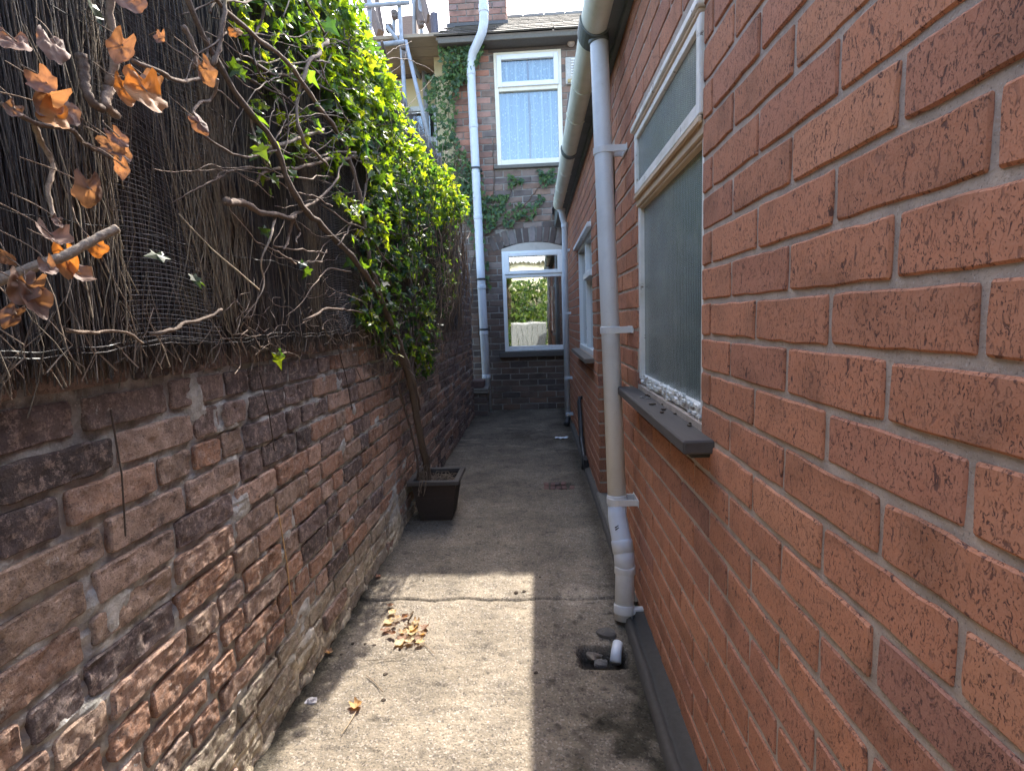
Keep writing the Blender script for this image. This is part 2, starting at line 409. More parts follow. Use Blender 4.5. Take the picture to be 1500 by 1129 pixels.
dk = np.clip(moss*1.7+lb+rb, 0, .93)[:, None]
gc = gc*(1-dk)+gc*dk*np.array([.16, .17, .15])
far_dark = np.clip((Y_-2.6)/2.2, 0, 1)*np.clip(.75+.5*fbm(P2*[5, 5, 1], 41, 3), 0, 1)   # patchy tone, darker towards the far end of the path
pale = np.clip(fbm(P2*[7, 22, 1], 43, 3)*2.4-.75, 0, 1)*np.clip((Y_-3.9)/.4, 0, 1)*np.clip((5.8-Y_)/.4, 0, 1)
gc *= (1-.52*far_dark)[:, None]; gc = gc+pale[:, None]*.45
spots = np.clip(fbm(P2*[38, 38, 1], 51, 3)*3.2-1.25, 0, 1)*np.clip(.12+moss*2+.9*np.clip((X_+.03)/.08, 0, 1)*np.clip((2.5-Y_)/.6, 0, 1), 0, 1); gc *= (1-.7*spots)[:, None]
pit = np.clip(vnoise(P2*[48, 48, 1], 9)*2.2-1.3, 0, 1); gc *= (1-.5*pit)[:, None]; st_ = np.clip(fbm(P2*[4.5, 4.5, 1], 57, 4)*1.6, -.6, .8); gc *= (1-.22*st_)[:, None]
cir = np.hypot((X_-.13)/.075, (Y_-2.06)/.10); gc *= (1+.45*np.clip(1.1-cir, 0, .4)/.4)[:, None]
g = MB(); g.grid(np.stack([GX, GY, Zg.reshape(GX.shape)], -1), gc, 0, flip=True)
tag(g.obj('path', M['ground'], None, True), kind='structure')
g = MB(); g.grid(np.array([[(x, y, -.075) for y in (-150, 150)] for x in (-150, 150)], float), (.75, .72, .66), 0, flip=True)
tag(g.obj('ground', M['ground']), kind='structure')

# ================================================================== BRICK EXTENSION (right)
ext = thing('brick_extension', (1.4, 2.6, 0), 'single storey red brick extension along the right side of the passage with white windows', 'house')
W1 = (1.187, 1.942, .872, 1.75)                 # near window opening y0,y1,z0,z1
W2 = (3.43, 4.62, .862, 1.70)                   # far window
D1 = (2.42, 3.2, 0, 1.85)                       # door recess
holes = [W1, W2, D1]
TOPZ = 2.2
wall = MB()
nb = rows(-1.6, 2.42, .0, TOPZ, 1.143-.0738*16, .0738, .452+.113-.0, joint=.0102, holes=holes, jit=.0012)
def rcol(n, k=1.0):
    base = np.array([(.46, .19, .105), (.50, .21, .115), (.43, .18, .11), (.34, .155, .115), (.53, .235, .13)])
    c = base[rg.choice(5, n, p=[.36, .26, .2, .06, .12])]; return c*rg.uniform(.9, 1.1, (n, 1))*k
lay(wall, nb, (XR, 0, 0), (0, 1, 0), (0, 0, 1), (-1, 0, 0), rcol(len(nb)), 10, 4, .0026, .0014, .0010, .0020, .012, 0, 1, .005)
fb = rows(2.42, 6.6, .0, TOPZ, 1.143-.0738*16, .0738, .452+.113, joint=.0102, holes=holes, jit=.0012)
lay(wall, fb, (XR, 0, 0), (0, 1, 0), (0, 0, 1), (-1, 0, 0), rcol(len(fb), .9), 3, 2, .0028, .0016, 0, .001, .012, 0, 2, .005)
def facade(mb, X, y0, y1, z0, z1, holes, th, nx_, col=(1, 1, 1), mi=1, noise_=.0015):
    "mortar body with the openings left out: front sheet, reveals"
    ys = sorted({y0, y1, *[h[0] for h in holes], *[h[1] for h in holes]}); zs = sorted({z0, z1, *[h[2] for h in holes], *[h[3] for h in holes]})
    for i in range(len(ys)-1):
        for j in range(len(zs)-1):
            a, b, c, d = ys[i], ys[i+1], zs[j], zs[j+1]; cy, cz = (a+b)/2, (c+d)/2
            if any(h[0] < cy < h[1] and h[2] < cz < h[3] for h in holes): continue
            if b-a < 1e-4 or d-c < 1e-4: continue
            mb.box(X, X+th, a, b, c, d, col, mi)
facade(wall, XR+.002, -1.6, 6.6, 0, TOPZ, holes, .2, -1)
# brick returns in the reveals (far jambs face the camera)
for (yy, x1, z0, z1) in ((W1[1], XR+.19, W1[2], W1[3]), (D1[1], XR+.19, 0, D1[3]), (W2[1], XR+.19, W2[2], W2[3])):
    b = rows(XR, x1, z0, z1, 1.143-.0738*16, .0738, XR+.1, joint=.0105)
    lay(wall, b, (0, yy+.001, 0), (1, 0, 0), (0, 0, 1), (0, -1, 0), rcol(len(b), .85), 3, 2, .002, .003, 0, 0, .008, 0, 3, .004)
wall.obj('wall', [M['rustic'], M['mortar']], ext)
# interior boxes so that panes look into rooms
rm = MB(); rm.box(1.0, 1.9, -1.5, 2.3, 0, 2.1); rm.box(1.3, 1.9, 3.3, 6.5, 0, 2.1); rm.box(.562, 1.9, 2.31, 2.40, 0, 2.15); rm.box(.57, 1.9, 3.3, 3.36, 0, 2.15)
rm.obj('inner_wall', mat_plain('room_wall', (.35, .36, .34), .9, .1), ext)
# plinth : bituminous fillet along the wall foot
pl = MB()
ys = np.linspace(-1.5, 1.86, 170)
prof = [(0, .0), (.006, .030), (.022, .036), (.028, .024), (.036, .022), (.042, .045), (.073, .050)]
P = np.zeros((len(ys), len(prof), 3))
for i, y in enumerate(ys):
    for j, (dx, z) in enumerate(prof):
        P[i, j] = (.289+dx, y, z)
nn = vnoise(P.reshape(-1, 3)*[60, 25, 60], 4).reshape(P.shape[:2]); P[..., 2] += nn*.004; P[..., 0] += nn*.002
pl.grid(P, (.075, .068, .06), flip=True)
pl.grid(np.array([[(.289, 1.86, -.01), (.362, 1.86, -.01)], [(.295, 1.86, .03), (.362, 1.86, .05)]], float), (.07, .06, .055), flip=True)
ys = np.linspace(1.95, 5.5, 160); P = np.zeros((len(ys), 4, 3))
for i, y in enumerate(ys):
    for j, (dx, z) in enumerate([(0, 0), (.004, .022), (.012, .028), (.043, .03)]): P[i, j] = (.323+dx, y, z)
nn = vnoise(P.reshape(-1, 3)*[60, 25, 60], 4).reshape(P.shape[:2]); P[..., 2] += nn*.003; P[..., 0] += nn*.003
pl.grid(P, (.10, .09, .08), flip=True)
pl.obj('plinth', M['tinted'], ext, True)
# near window -------------------------------------------------------
w = thing('window', (XR+.04, 1.56, .9), None, None); w.parent = ext; w.matrix_parent_inverse = Matrix.Translation(-ext.location)
w['label'] = 'old timber window with peeling white paint and obscured glass'
y0, y1, z0, z1 = W1
fr = MB(); bv = .003
fr.box(XR+.006, XR+.075, y1-.030, y1-.001, z0+.02, z1-.03, bev=bv)              # far jamb
fr.box(XR+.006, XR+.075, y0+.001, y0+.030, z0+.02, z1-.03, bev=bv)              # near jamb
fr.box(XR+.007, XR+.078, y0+.002, y1-.002, z1-.030, z1-.002, bev=bv)            # head
fr.box(XR-.016, XR+.006, y0-.004, y1+.012, z1-.008, z1+.012, bev=.003)          # drip mould
fr.box(XR+.014, XR+.078, y0+.002, y1-.002, z0+.003, z0+.038, bev=bv)            # bottom rail
# crumbly putty line
for k in range(120):
    yy = rnd.uniform(y0+.01, y1-.02); fr.box(-.004, .004, -.007, .007, -.003, .004, loc=(XR+.012+rnd.uniform(-.004, .006), yy, z0+.036+rnd.uniform(-.03, .003)), rot=Matrix.Rotation(rnd.uniform(-.6, .6), 3, 'X'))
fr.obj('frame', M['peel'], w)
tz = 1.520
ts = MB(); ts.box(XR+.0, XR+.07, y0+.002, y1-.002, tz-.028, tz+.006, bev=.003); ts.box(XR-.010, XR-.0005, y0+.004, y1-.004, tz-.004, tz+.012, bev=.003)
ts.box(XR+.006, XR+.06, y0+.03, y1-.03, tz-.036, tz-.0285, bev=.002)
ts.obj('transom', M['transom'], w)
hm = MB(); hm.box(XR-.010, XR+.0065, y0+.006, y1-.004, z1-.018, z1-.0085, bev=.002); hm.obj('head_mould', M['transom'], w)
cs = MB(); cx0, cx1 = XR-.008, XR+.024; a0, a1, b0, b1 = y0+.002, y1-.014, tz+.013, z1-.019
cs.box(cx0, cx1, a1-.028, a1, b0, b1, bev=bv); cs.box(cx0, cx1, a0, a0+.028, b0, b1, bev=bv)
cs.box(cx0+.001, cx1-.001, a0+.0285, a1-.0285, b0, b0+.032, bev=bv); cs.box(cx0+.001, cx1-.001, a0+.0285, a1-.0285, b1-.022, b1, bev=bv)
cs.obj('casement', M['peel'], w)
gl = MB(); gl.box(XR+.002, XR+.007, a0+.02, a1-.02, b0+.025, b1-.016); gl.box(XR+.022, XR+.027, y0+.025, y1-.025, z0+.03, tz-.03)
gl.obj('pane', M['obscured'], w)
sl = MB()
ysl = np.linspace(1.10, 2.02, 60); prof = [(.0, .0), (.004, .029), (-.002, .0), (0, 0)]
sl.box(XR-.062, XR+.06, 1.105, 2.02, .826, .856, (.09, .08, .075), bev=.004)
sl.box(XR-.04, XR+.0125, 1.13, 2.0, .812, .8255, (.05, .045, .04), bev=.003)
sl.obj('sill', M['wood'], w)
lf = MB()
for k in range(12):
    c = (XR-.05+rnd.uniform(0, .06), rnd.uniform(1.13, 1.9), .8575); lf.box(-.004, .004, -.006, .006, 0, .003, rnd.choice([(.05, .03, .02), (.3, .29, .27), (.08, .06, .04)]), rot=Matrix.Rotation(rnd.uniform(0, 3), 3, 'Z'), loc=c)
tag(lf.obj('flaked_paint', M['tinted'], w), kind='stuff')
# far window ---------------------------------------------------------
w2 = thing('window', (XR+.04, 4.0, .9), None, None); w2.parent = ext; w2.matrix_parent_inverse = Matrix.Translation(-ext.location)
w2['label'] = 'farther white timber casement window standing ajar'
y0, y1, z0, z1 = W2
fr = MB(); X0, X1 = XR+.012, XR+.075
fr.box(X0, X1, y0+.001, y0+.05, z0+.04, z1-.05, bev=bv); fr.box(X0, X1, y1-.05, y1-.001, z0+.04, z1-.05, bev=bv)
fr.box(X0-.004, X1, y0+.001, y1-.001, z1-.049, z1-.001, bev=bv); fr.box(XR-.028, XR+.006, y0-.01, y1+.01, z1-.022, z1+.008, bev=bv)
fr.box(X0-.003, X1, y0+.001, y1-.001, z0+.002, z0+.039, bev=bv); ym = 3.98
fr.box(X0-.001, X1-.002, ym-.025, ym+.025, z0+.04, z1-.05, bev=bv); fr.box(XR-.012, X1-.004, y0+.051, ym-.026, 1.385, 1.425, bev=bv)
fr.obj('frame', M['white'], w2)
gl = MB(); gl.box(XR+.040, XR+.045, y0+.045, ym-.02, z0+.035, 1.39); gl.box(XR+.040, XR+.045, y0+.045, ym-.02, 1.42, z1-.045); gl.box(XR+.040, XR+.045, ym+.02, y1-.045, z0+.035, z1-.045)
gl.obj('pane', M['mirrorglass'], w2)
ct = MB(); yy = np.linspace(y0, y1, 90); P = np.array([[(XR+.14+.012*math.sin(y*60), y, z) for z in (z0, z1)] for y in yy]); ct.grid(P, (.45, .47, .48)); ct.obj('net_curtain', M['cloth'], w2)
ca = MB()      # top light propped open
ca.box(-.012, .012, y0+.054, y0+.085, -.245, -.02); ca.box(-.012, .012, ym-.06, ym-.03, -.245, -.02); ca.box(-.0125, .0125, y0+.054, ym-.03, -.0195, .0); ca.box(-.0125, .0125, y0+.054, ym-.03, -.27, -.2455)
o = ca.obj('casement', M['white'], w2); o.matrix_parent_inverse = Matrix.Translation(-w2.location); o.matrix_local = Matrix.Translation((XR+.0, 0, z1-.055)) @ Matrix.Rotation(R(14), 4, 'Y')
sl = MB(); sl.box(XR-.06, XR+.05, y0-.03, y1+.03, z0-.035, z0-.003, (.17, .15, .13), bev=.004); sl.obj('sill', M['wood'], w2)
# door in its recess
dr = MB(); y0, y1, z0, z1 = D1
dr.box(XR+.13, XR+.17, y0+.05, y1-.05, .05, z1-.05, (.05, .035, .03), bev=.003)
for k in range(6): dr.box(XR+.122, XR+.130, y0+.06+k*.107, y0+.06+k*.107+.1, .08, z1-.08, (.055, .04, .033), bev=.003)
d = dr.obj('door', M['wood'], ext)
k = MB(); k.tube([(XR+.08, y1-.1, .95), (XR+.125, y1-.1, .95)], [.014, .01], 10); k.obj('handle', M['steel'], d)
k = MB(); k.box(XR+.10, XR+.18, y0+.004, y0+.048, .03, z1-.05, (.06, .045, .04)); k.box(XR+.10, XR+.18, y1-.048, y1-.006, .03, z1-.05, (.06, .045, .04)); k.box(XR+.10, XR+.18, y0+.004, y1-.006, z1-.049, z1-.003, (.06, .045, .04)); k.obj('door_frame', M['wood'], d)
k = MB(); k.box(XR-.02, XR+.2, y0-.03, y1+.02, -.02, .045, (.22, .20, .17), bev=.005); k.obj('doorstep', M['tinted'], ext)
# eaves: soffit, fascia, roof
sf = MB(); sf.box(XR-.085, XR+.02, -1.6, 6.55, 2.195, 2.215, bev=.002); sf.box(XR-.105, XR-.087, -1.6, 6.55, 2.19, 2.34, bev=.002); sf.box(XR-.022, XR-.002, -1.6, 6.55, 2.165, 2.194, bev=.002)
sf.obj('soffit', M['soffit'], ext)
rf = MB()
def slates(mb, org, along, up, nrmv, nA, nU, wA, wU, c0, c1, th=.008, seed=1):
    rr = random.Random(seed); org, along, up, nrmv = map(np.array, (org, along, up, nrmv))
    for j in range(nU):
        for i in range(nA):
            a = (i+(.5 if j % 2 else 0)+rr.uniform(-.015, .015))*wA; u = j*wU+rr.uniform(-.006, .006); f = rr.random()
            c = np.array(c0)*(1-f)+np.array(c1)*f; lift = .012+rr.uniform(0, .004)
            p = [org+along*a+up*u+nrmv*lift, org+along*(a+wA*.985)+up*u+nrmv*lift, org+along*(a+wA*.985)+up*(u+wU*1.6)+nrmv*.001, org+along*a+up*(u+wU*1.6)+nrmv*.001]
            V = np.array(p+[q-nrmv*th for q in p]); mb.add(V, [(0, 1, 2, 3), (7, 6, 5, 4), (0, 4, 5, 1), (1, 5, 6, 2), (2, 6, 7, 3), (3, 7, 4, 0)], c)
up = nrm([.9, 0, .42]); nv_ = nrm([-.42, 0, .9])
slates(rf, np.array([XR-.13, -1.6, 2.35]), np.array([0, 1., 0]), up, nv_, 33, 10, .25, .2, (.12, .12, .13), (.2, .19, .2))
rf.box(-.0, 2.1, -1.6, 6.55, -.03, -.012, (.1, .09, .08), rot=Matrix(((up[0], 0, nv_[0]), (0, 1, 0), (up[2], 0, nv_[2]))), loc=(XR-.12, 0, 2.35))
rf.obj('roof', M['slate'], ext)
bw = MB(); bw.box(2.2, 2.4, -1.6, 6.5, 0, 3.1, (.3, .13, .09)); bw.box(.6, 2.19, -1.6, -1.4, 0, 2.3, (.3, .13, .09)); bw.obj('back_wall', M['tinted'], ext)
# gutter
def gpt(t, y): return np.array((.262+t[0], y, 2.238+t[1]))
gu = MB(); th = np.linspace(math.pi*.98, math.pi*2.02, 15); ro, ri = .056, .050
GS = (-1.6, 5.50)
ys = np.linspace(*GS, 60)
P = np.array([[gpt((ro*math.cos(a), ro*math.sin(a)*1.15+.012*(y/7)), y-.0) for a in th] for y in ys]); gu.grid(P, flip=True)
P = np.array([[gpt((ri*math.cos(a), ri*math.sin(a)*1.12+.004+.012*(y/7)), y) for a in th] for y in ys]); gu.grid(P)
for y in GS:
    P = np.array([[gpt((r_*math.cos(a), r_*math.sin(a)*1.14+.012*(y/7)), y) for a in th] for r_ in (.001, ro)]); gu.grid(P)
gut = gu.obj('gutter', M['gutter'], ext, True)
def ring(y, wd, r_, m, nm='union'):
    q = MB(); ys = (y-wd/2, y-wd/2, y+wd/2, y+wd/2)
    P = np.array([[gpt((rr*math.cos(a), rr*math.sin(a)*1.15+.012*(yy/7)), yy) for a in th] for yy, rr in zip(ys, (ro+.0005, r_, r_, ro+.0005))]); q.grid(P, flip=True); return q.obj(nm, m, gut, False)
for y, wd in ((2.23, .12), (3.72, .06)): ring(y, wd, .0625, M['gutterjoint'])
for y in (.9, 2.72, 3.12, 4.2, 4.75, 5.2): ring(y, .012, .060, M['gutter'])
# near downpipe
def collar(mb, p, q, r_, k=20): mb.tube([np.array(p)+(np.array(q)-np.array(p))*t for t in (0, .12, .88, 1)], [r_*.97, r_, r_, r_*.97], k)
dp = MB(); r_ = .035
top = np.array((.276, 2.215, 2.175)); bot = np.array((.288, 1.975, .40))
dp.tube([top+(0, 0, .03), top, top*.9+bot*.1, top*.5+bot*.5, bot], r_, 24)
dp.obj('downpipe', M['plastic'], ext, True); dpo = ext.children[-1]
def sub(mb, name, m, par=dpo, sm=True): return mb.obj(name, m, par, sm)
q = MB(); collar(q, top+(0, 0, -.01), top+(-.004, 0, .035), .040); sub(q, 'outlet', M['gutterjoint'])
def along(z): t = (z-top[2])/(bot[2]-top[2]); return top+(bot-top)*t
def strap(c, r_, mat, par, X=XR, tilt=0, L=None):
    q = MB(); q.tube([c+(0, 0, -.014), c+(0, 0, -.012), c+(0, 0, .012), c+(0, 0, .014)], [r_+.0005, r_+.004, r_+.004, r_+.0005], 22)
    sgn = 1
    q.box(0, X-c[0]+.002, -.0035, .0035, -.012, .012, rot=Matrix.Rotation(0, 3, 'Z'), loc=c+np.array((0, -r_-.0, 0)), bev=.001)
    q.box(0, X-c[0]+.002, -.0035, .0035, -.012, .012, loc=c+np.array((0, r_+.0, 0)), bev=.001)
    q.box(X-c[0]-.004, X-c[0]+.001, -r_-.02, r_+.02, -.013, .013, loc=c, bev=.001)
    return q.obj('bracket', mat, par)
for z in (1.75, 1.068, .425): strap(along(z), r_, M['plastic'], dpo)
q = MB(); collar(q, along(.405), along(.445), .0375); sub(q, 'socket', M['plastic'])
e0 = bot; e1 = np.array((.287, 1.97, .365)); e2 = np.array((.302, 1.915, .235)); e3 = np.array((.303, 1.90, .19)); e4 = np.array((.290, 1.86, .01))
q = MB(); q.tube([bot+(0, 0, .01), e1, e1+(e2-e1)*.12, e2-(e2-e1)*.12, e2, e3], [.0355, .0355, .0365, .0365, .038, .038], 24); sub(q, 'bend', M['newpipe'])
q = MB(); q.tube([e1+(e2-e1)*.62, e1+(e2-e1)*.66, e1+(e2-e1)*.95], [.038, .0395, .0395], 22); sub(q, 'union', M['newpipe'])
q = MB(); q.tube([e3+(0, 0, .01), e3+(e4-e3)*.1, e4], [.035, .035, .034], 24); sub(q, 'shoe', M['plastic'])
q = MB(); collar(q, e3+(0, 0, -.02), e3+(0, 0, .012), .039); sub(q, 'socket', M['plastic']); q = MB(); collar(q, e4+(e3-e4)*.12, e4+(e3-e4)*.3, .038); sub(q, 'socket', M['plastic'])
q = MB(); q.box(-.002, .075, -.012, .012, -.006, .016, loc=e4+np.array((.0, 0, .03)), bev=.002); sub(q, 'bracket', M['plastic'], sm=False)
for dz, w_ in ((0, .007), (.012, .009)):
    pass
q = MB()
for dz in (.0, .014):
    c = e1+(e2-e1)*(.18+dz*4); q.box(-.008, .008, -.0015, .0015, -.0018, .0018, loc=c+np.array((-.012, -.036, .0)), rot=Matrix.Rotation(-.6, 3, 'Y'))
sub(q, 'printed_mark', M['darkpipe'], sm=False)
# far downpipe
dp = MB(); ft = np.array((.285, 5.47, 2.17)); fz = [ft+(0, 0, .05), ft, ft+(.012, .03, -.05), np.array((.318, 5.53, 2.05)), np.array((.312, 5.55, 1.6)), np.array((.305, 5.56, .08))]
dp.tube(fz, .030, 18); fdp = dp.obj('downpipe', M['bluepipe'], ext, True)
for z in (1.80, 1.17, .50, .12):
    strap(np.array((.312, 5.555, z)), .030, M['bluepipe'], fdp)
q = MB(); collar(q, (.317, 5.53, 2.02), (.319, 5.53, 2.07), .035); sub(q, 'socket', M['bluepipe'], fdp); q = MB(); collar(q, ft+(0, 0, .0), ft+(0, 0, .045), .04); sub(q, 'socket', M['bluepipe'], fdp)
q = MB(); q.tube([(.305, 5.55, .08), (.30, 5.53, .03), (.28, 5.50, .02)], .028, 14); sub(q, 'shoe', M['darkpipe'], fdp)
# black waste pipe against the wall
q = MB(); q.tube([(.36, 4.33, .47), (.34, 4.33, .47), (.333, 4.325, .44), (.333, 4.15, .15), (.333, 3.95, .06), (.333, 3.87, .01)], [.016, .018, .018, .018, .02, .03], 12)
bp = q.obj('waste_pipe', M['darkpipe'], ext, True)
q = MB(); collar(q, (.333, 4.12, .13), (.333, 4.18, .18), .022, 12); sub(q, 'collar', M['darkpipe'], bp, False); q = MB(); q.box(.32, .35, 3.82, 3.94, -.01, .09, bev=.006); sub(q, 'shoe', M['darkpipe'], bp, False)

# ================================================================== HOUSE AT THE END
hs = thing('terraced_house', (0, 6.7, 0), 'dark toned two storey brick house closing the end of the passage', 'house')
YE = 6.6
wa = (-.400, .383, 2.945, 4.20); wb = (-.392, .372, .735, 2.02)
hw = MB()
hb = rows(-.90, 3.0, 0, 4.32, 0, .076, -.9, joint=.011, holes=[(wa[0], wa[1], wa[2]-.04, wa[3]+.03), (wb[0], wb[1], wb[2]-.05, wb[3]+.0)], jit=.003)
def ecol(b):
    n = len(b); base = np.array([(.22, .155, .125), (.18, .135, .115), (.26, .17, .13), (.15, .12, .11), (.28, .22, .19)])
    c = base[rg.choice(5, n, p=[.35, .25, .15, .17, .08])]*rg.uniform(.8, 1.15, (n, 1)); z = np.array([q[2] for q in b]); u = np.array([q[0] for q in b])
    k = np.clip((z-1.4)/1.4, 0, 1)[:, None]; c = c*(.66+.56*k)  # brick colour gets darker towards the ground
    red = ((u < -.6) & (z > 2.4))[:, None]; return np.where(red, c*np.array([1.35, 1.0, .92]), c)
hb = [b for b in hb if not ((b[0]+b[1])/2 > -.47 and (b[0]+b[1])/2 < .45 and 1.9 < (b[2]+b[3])/2 < 2.235 and b[0] > -.5)]
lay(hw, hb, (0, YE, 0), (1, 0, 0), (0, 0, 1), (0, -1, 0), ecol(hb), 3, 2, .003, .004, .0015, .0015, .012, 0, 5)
# arch of headers over the lower window
arch = []
Ra = 1.15; ac = np.array((-.01, 2.045-Ra))
na = 13
for i in range(na):
    a = (i-(na-1)/2)*.0665; rr0, rr1 = Ra+.004, Ra+.185
    cs_, sn = math.cos(a), math.sin(a); U = np.array([cs_, 0, -sn]); V = np.array([sn, 0, cs_])
    O = np.array([ac[0], YE, ac[1]])
    lay(hw, [(-.033, .033, rr0, rr1)], O, U, V, (0, -1, 0), [np.array(rnd.choice([(.14, .11, .10), (.15, .12, .105), (.22, .19, .18), (.13, .10, .09)]))*rnd.uniform(.8, 1.2)], 2, 3, .003, .008, .002, .001, .014, 0, 6)
hw_h = [wa, (wb[0], wb[1], wb[2], wb[3])]
def facadeY(mb, Y, x0, x1, z0, z1, holes, th, mi=1):
    xs = sorted({x0, x1, *[h[0] for h in holes], *[h[1] for h in holes]}); zs = sorted({z0, z1, *[h[2] for h in holes], *[h[3] for h in holes]})
    for i in range(len(xs)-1):
        for j in range(len(zs)-1):
            a, b, c, d = xs[i], xs[i+1], zs[j], zs[j+1]; cx, cz = (a+b)/2, (c+d)/2
            if any(h[0] < cx < h[1] and h[2] < cz < h[3] for h in holes): continue
            mb.box(a, b, Y, Y+th, c, d, (1, 1, 1), mi)
facadeY(hw, YE+.002, -.90, 3.0, -.05, 4.35, hw_h, .2)
hw.obj('wall', [M['house'], M['darkmortar']], hs)
q = MB(); q.box(-.88, 3.0, 10.2, 10.3, 0, 4.3, (.2, .12, .09)); q.box(-.88, -.7, 6.81, 10.19, 0, 4.3, (.2, .12, .09)); q.box(2.9, 3.0, 6.81, 10.19, 0, 4.3, (.2, .12, .09)); q.obj('outer_wall', M['tinted'], hs)
q = MB(); q.box(-.6, .7, 7.1, 7.12, 2.7, 4.3); q.box(-.6, .7, 7.5, 7.52, .3, 2.3); q.box(-.6, .7, 6.82, 7.5, .28, .3); q.obj('inner_wall', M['dark'], hs)
# stone lintel band + gutter board under the eaves
q = MB(); q.box(-.46, .45, YE-.012, YE+.05, 4.204, 4.239, (.11, .095, .085), bev=.006); q.obj('lintel', M['tinted'], hs)
# upper window
uw = thing('window', (0, YE, 3), None, None); uw.parent = hs; uw.matrix_parent_inverse = Matrix.Translation(-hs.location); uw['label'] = 'white plastic window upstairs with lace curtains'
f = MB(); x0, x1, z0, z1 = wa; Yf0, Yf1 = YE-.012, YE+.06; tz = 3.80; m_ = .05
f.box(x0, x0+m_, Yf0, Yf1, z0, z1, bev=.004); f.box(x1-m_, x1, Yf0, Yf1, z0, z1, bev=.004)
f.box(x0+m_, x1-m_, Yf0, Yf1, z0, z0+m_+.01, bev=.004); f.box(x0+m_, x1-m_, Yf0, Yf1, z1-m_, z1, bev=.004); f.box(x0+m_, x1-m_, Yf0, Yf1, tz-.03, tz+.03, bev=.004)
f.obj('frame', M['cream'], uw)
f = MB(); a0, a1, b0, b1 = x0+.035, x1-.035, tz+.012, z1-.035; e_ = .055
f.box(a0, a0+e_, Yf0-.022, Yf0+.02, b0, b1, bev=.005); f.box(a1-e_, a1, Yf0-.022, Yf0+.02, b0, b1, bev=.005); f.box(a0+e_, a1-e_, Yf0-.022, Yf0+.02, b0, b0+e_, bev=.005); f.box(a0+e_, a1-e_, Yf0-.022, Yf0+.02, b1-e_, b1, bev=.005)
f.obj('casement', M['white'], uw)
f = MB(); f.box(x0+m_, x1-m_, YE+.02, YE+.026, z0+m_, tz-.03); f.box(x0+m_, x1-m_, YE+.0, YE+.006, tz+.03, z1-m_); f.obj('pane', M['glass'], uw)
for s_ in (-1, 1):
    f = MB(); xs = np.linspace(.014, .37, 70)*s_-.01+.005
    P = np.array([[(x+.006*math.sin(z*4), YE+.07+.012*math.sin(x*75+math.sin(z*3)*.4)+.003*math.sin(x*190), z) for z in np.linspace(z0-.02, z1+.02, 8)] for x in xs]); f.grid(P, flip=s_ > 0); f.obj('lace_curtain', M['lace'], uw, True)
f = MB(); f.box(x0-.04, x1+.04, YE-.045, YE+.03, z0-.045, z0-.003, (.15, .14, .12), bev=.006); f.obj('sill', M['tinted'], uw)
# lower window
lw = thing('window', (0, YE, 1), None, None); lw.parent = hs; lw.matrix_parent_inverse = Matrix.Translation(-hs.location); lw['label'] = 'white plastic window downstairs under the brick arch'
x0, x1, z0 = wb[0], wb[1], wb[2]; zt = 1.945; tz = 1.655; f = MB(); m_ = .045
def archz(x): return ac[1]+math.sqrt(Ra**2-(x-ac[0])**2)-.004
f.box(x0, x0+m_, Yf0, Yf1, z0, zt, bev=.004); f.box(x1-m_, x1, Yf0, Yf1, z0, zt, bev=.004)
f.box(x0+m_, x1-m_, Yf0, Yf1, z0, z0+.03, bev=.004); f.box(x0+m_, x1-m_, Yf0+.008, Yf1, z0+.032, z0+.06, bev=.004); f.box(x0+m_, x1-m_, Yf0, Yf1, zt-m_, zt, bev=.004); f.box(x0+m_, x1-m_, Yf0, Yf1, tz-.028, tz+.028, bev=.004)
a0, a1, b0, b1 = x0+.03, x1-.03, tz+.012, zt-.022; e_ = .06
f2 = MB(); f2.box(a0, a0+e_, Yf0-.022, Yf0+.02, b0, b1, bev=.005); f2.box(a1-e_, a1, Yf0-.022, Yf0+.02, b0, b1, bev=.005); f2.box(a0+e_, a1-e_, Yf0-.022, Yf0+.02, b0, b0+.045, bev=.005); f2.box(a0+e_, a1-e_, Yf0-.022, Yf0+.02, b1-.045, b1, bev=.005)
f.obj('frame', M['white'], lw); f2.obj('casement', M['white'], lw)
f = MB(); xs = np.linspace(x0, x1, 24)
for Yy, fl in ((Yf0+.012, False), (Yf1, True)):
    P = np.array([[(x, Yy, zt+.001), (x, Yy, archz(x))] for x in xs]); f.grid(P, flip=fl)
f.obj('arch_infill', mat_plain('pale_infill', (.50, .46, .40), .7, .2), lw)
f = MB(); f.box(x0+m_, x1-m_, YE+.02, YE+.026, z0+.05, tz-.028); f.box(x0+m_, x1-m_, YE+.0, YE+.006, tz+.03, zt-m_); f.obj('pane', M['mirrorglass'], lw)
f = MB(); P = np.array([[(x, YE+.16+.02*math.sin(x*70), z) for z in (.75, 1.66)] for x in np.linspace(.20, .36, 30)]); f.grid(P, (.35, .35, .34)); f.obj('curtain', M['cloth'], lw, True)
f = MB(); f.box(x0-.07, x1+.06, YE-.065, YE+.03, z0-.075, z0-.004, (.10, .09, .08), bev=.008); f.obj('sill', M['tinted'], lw)
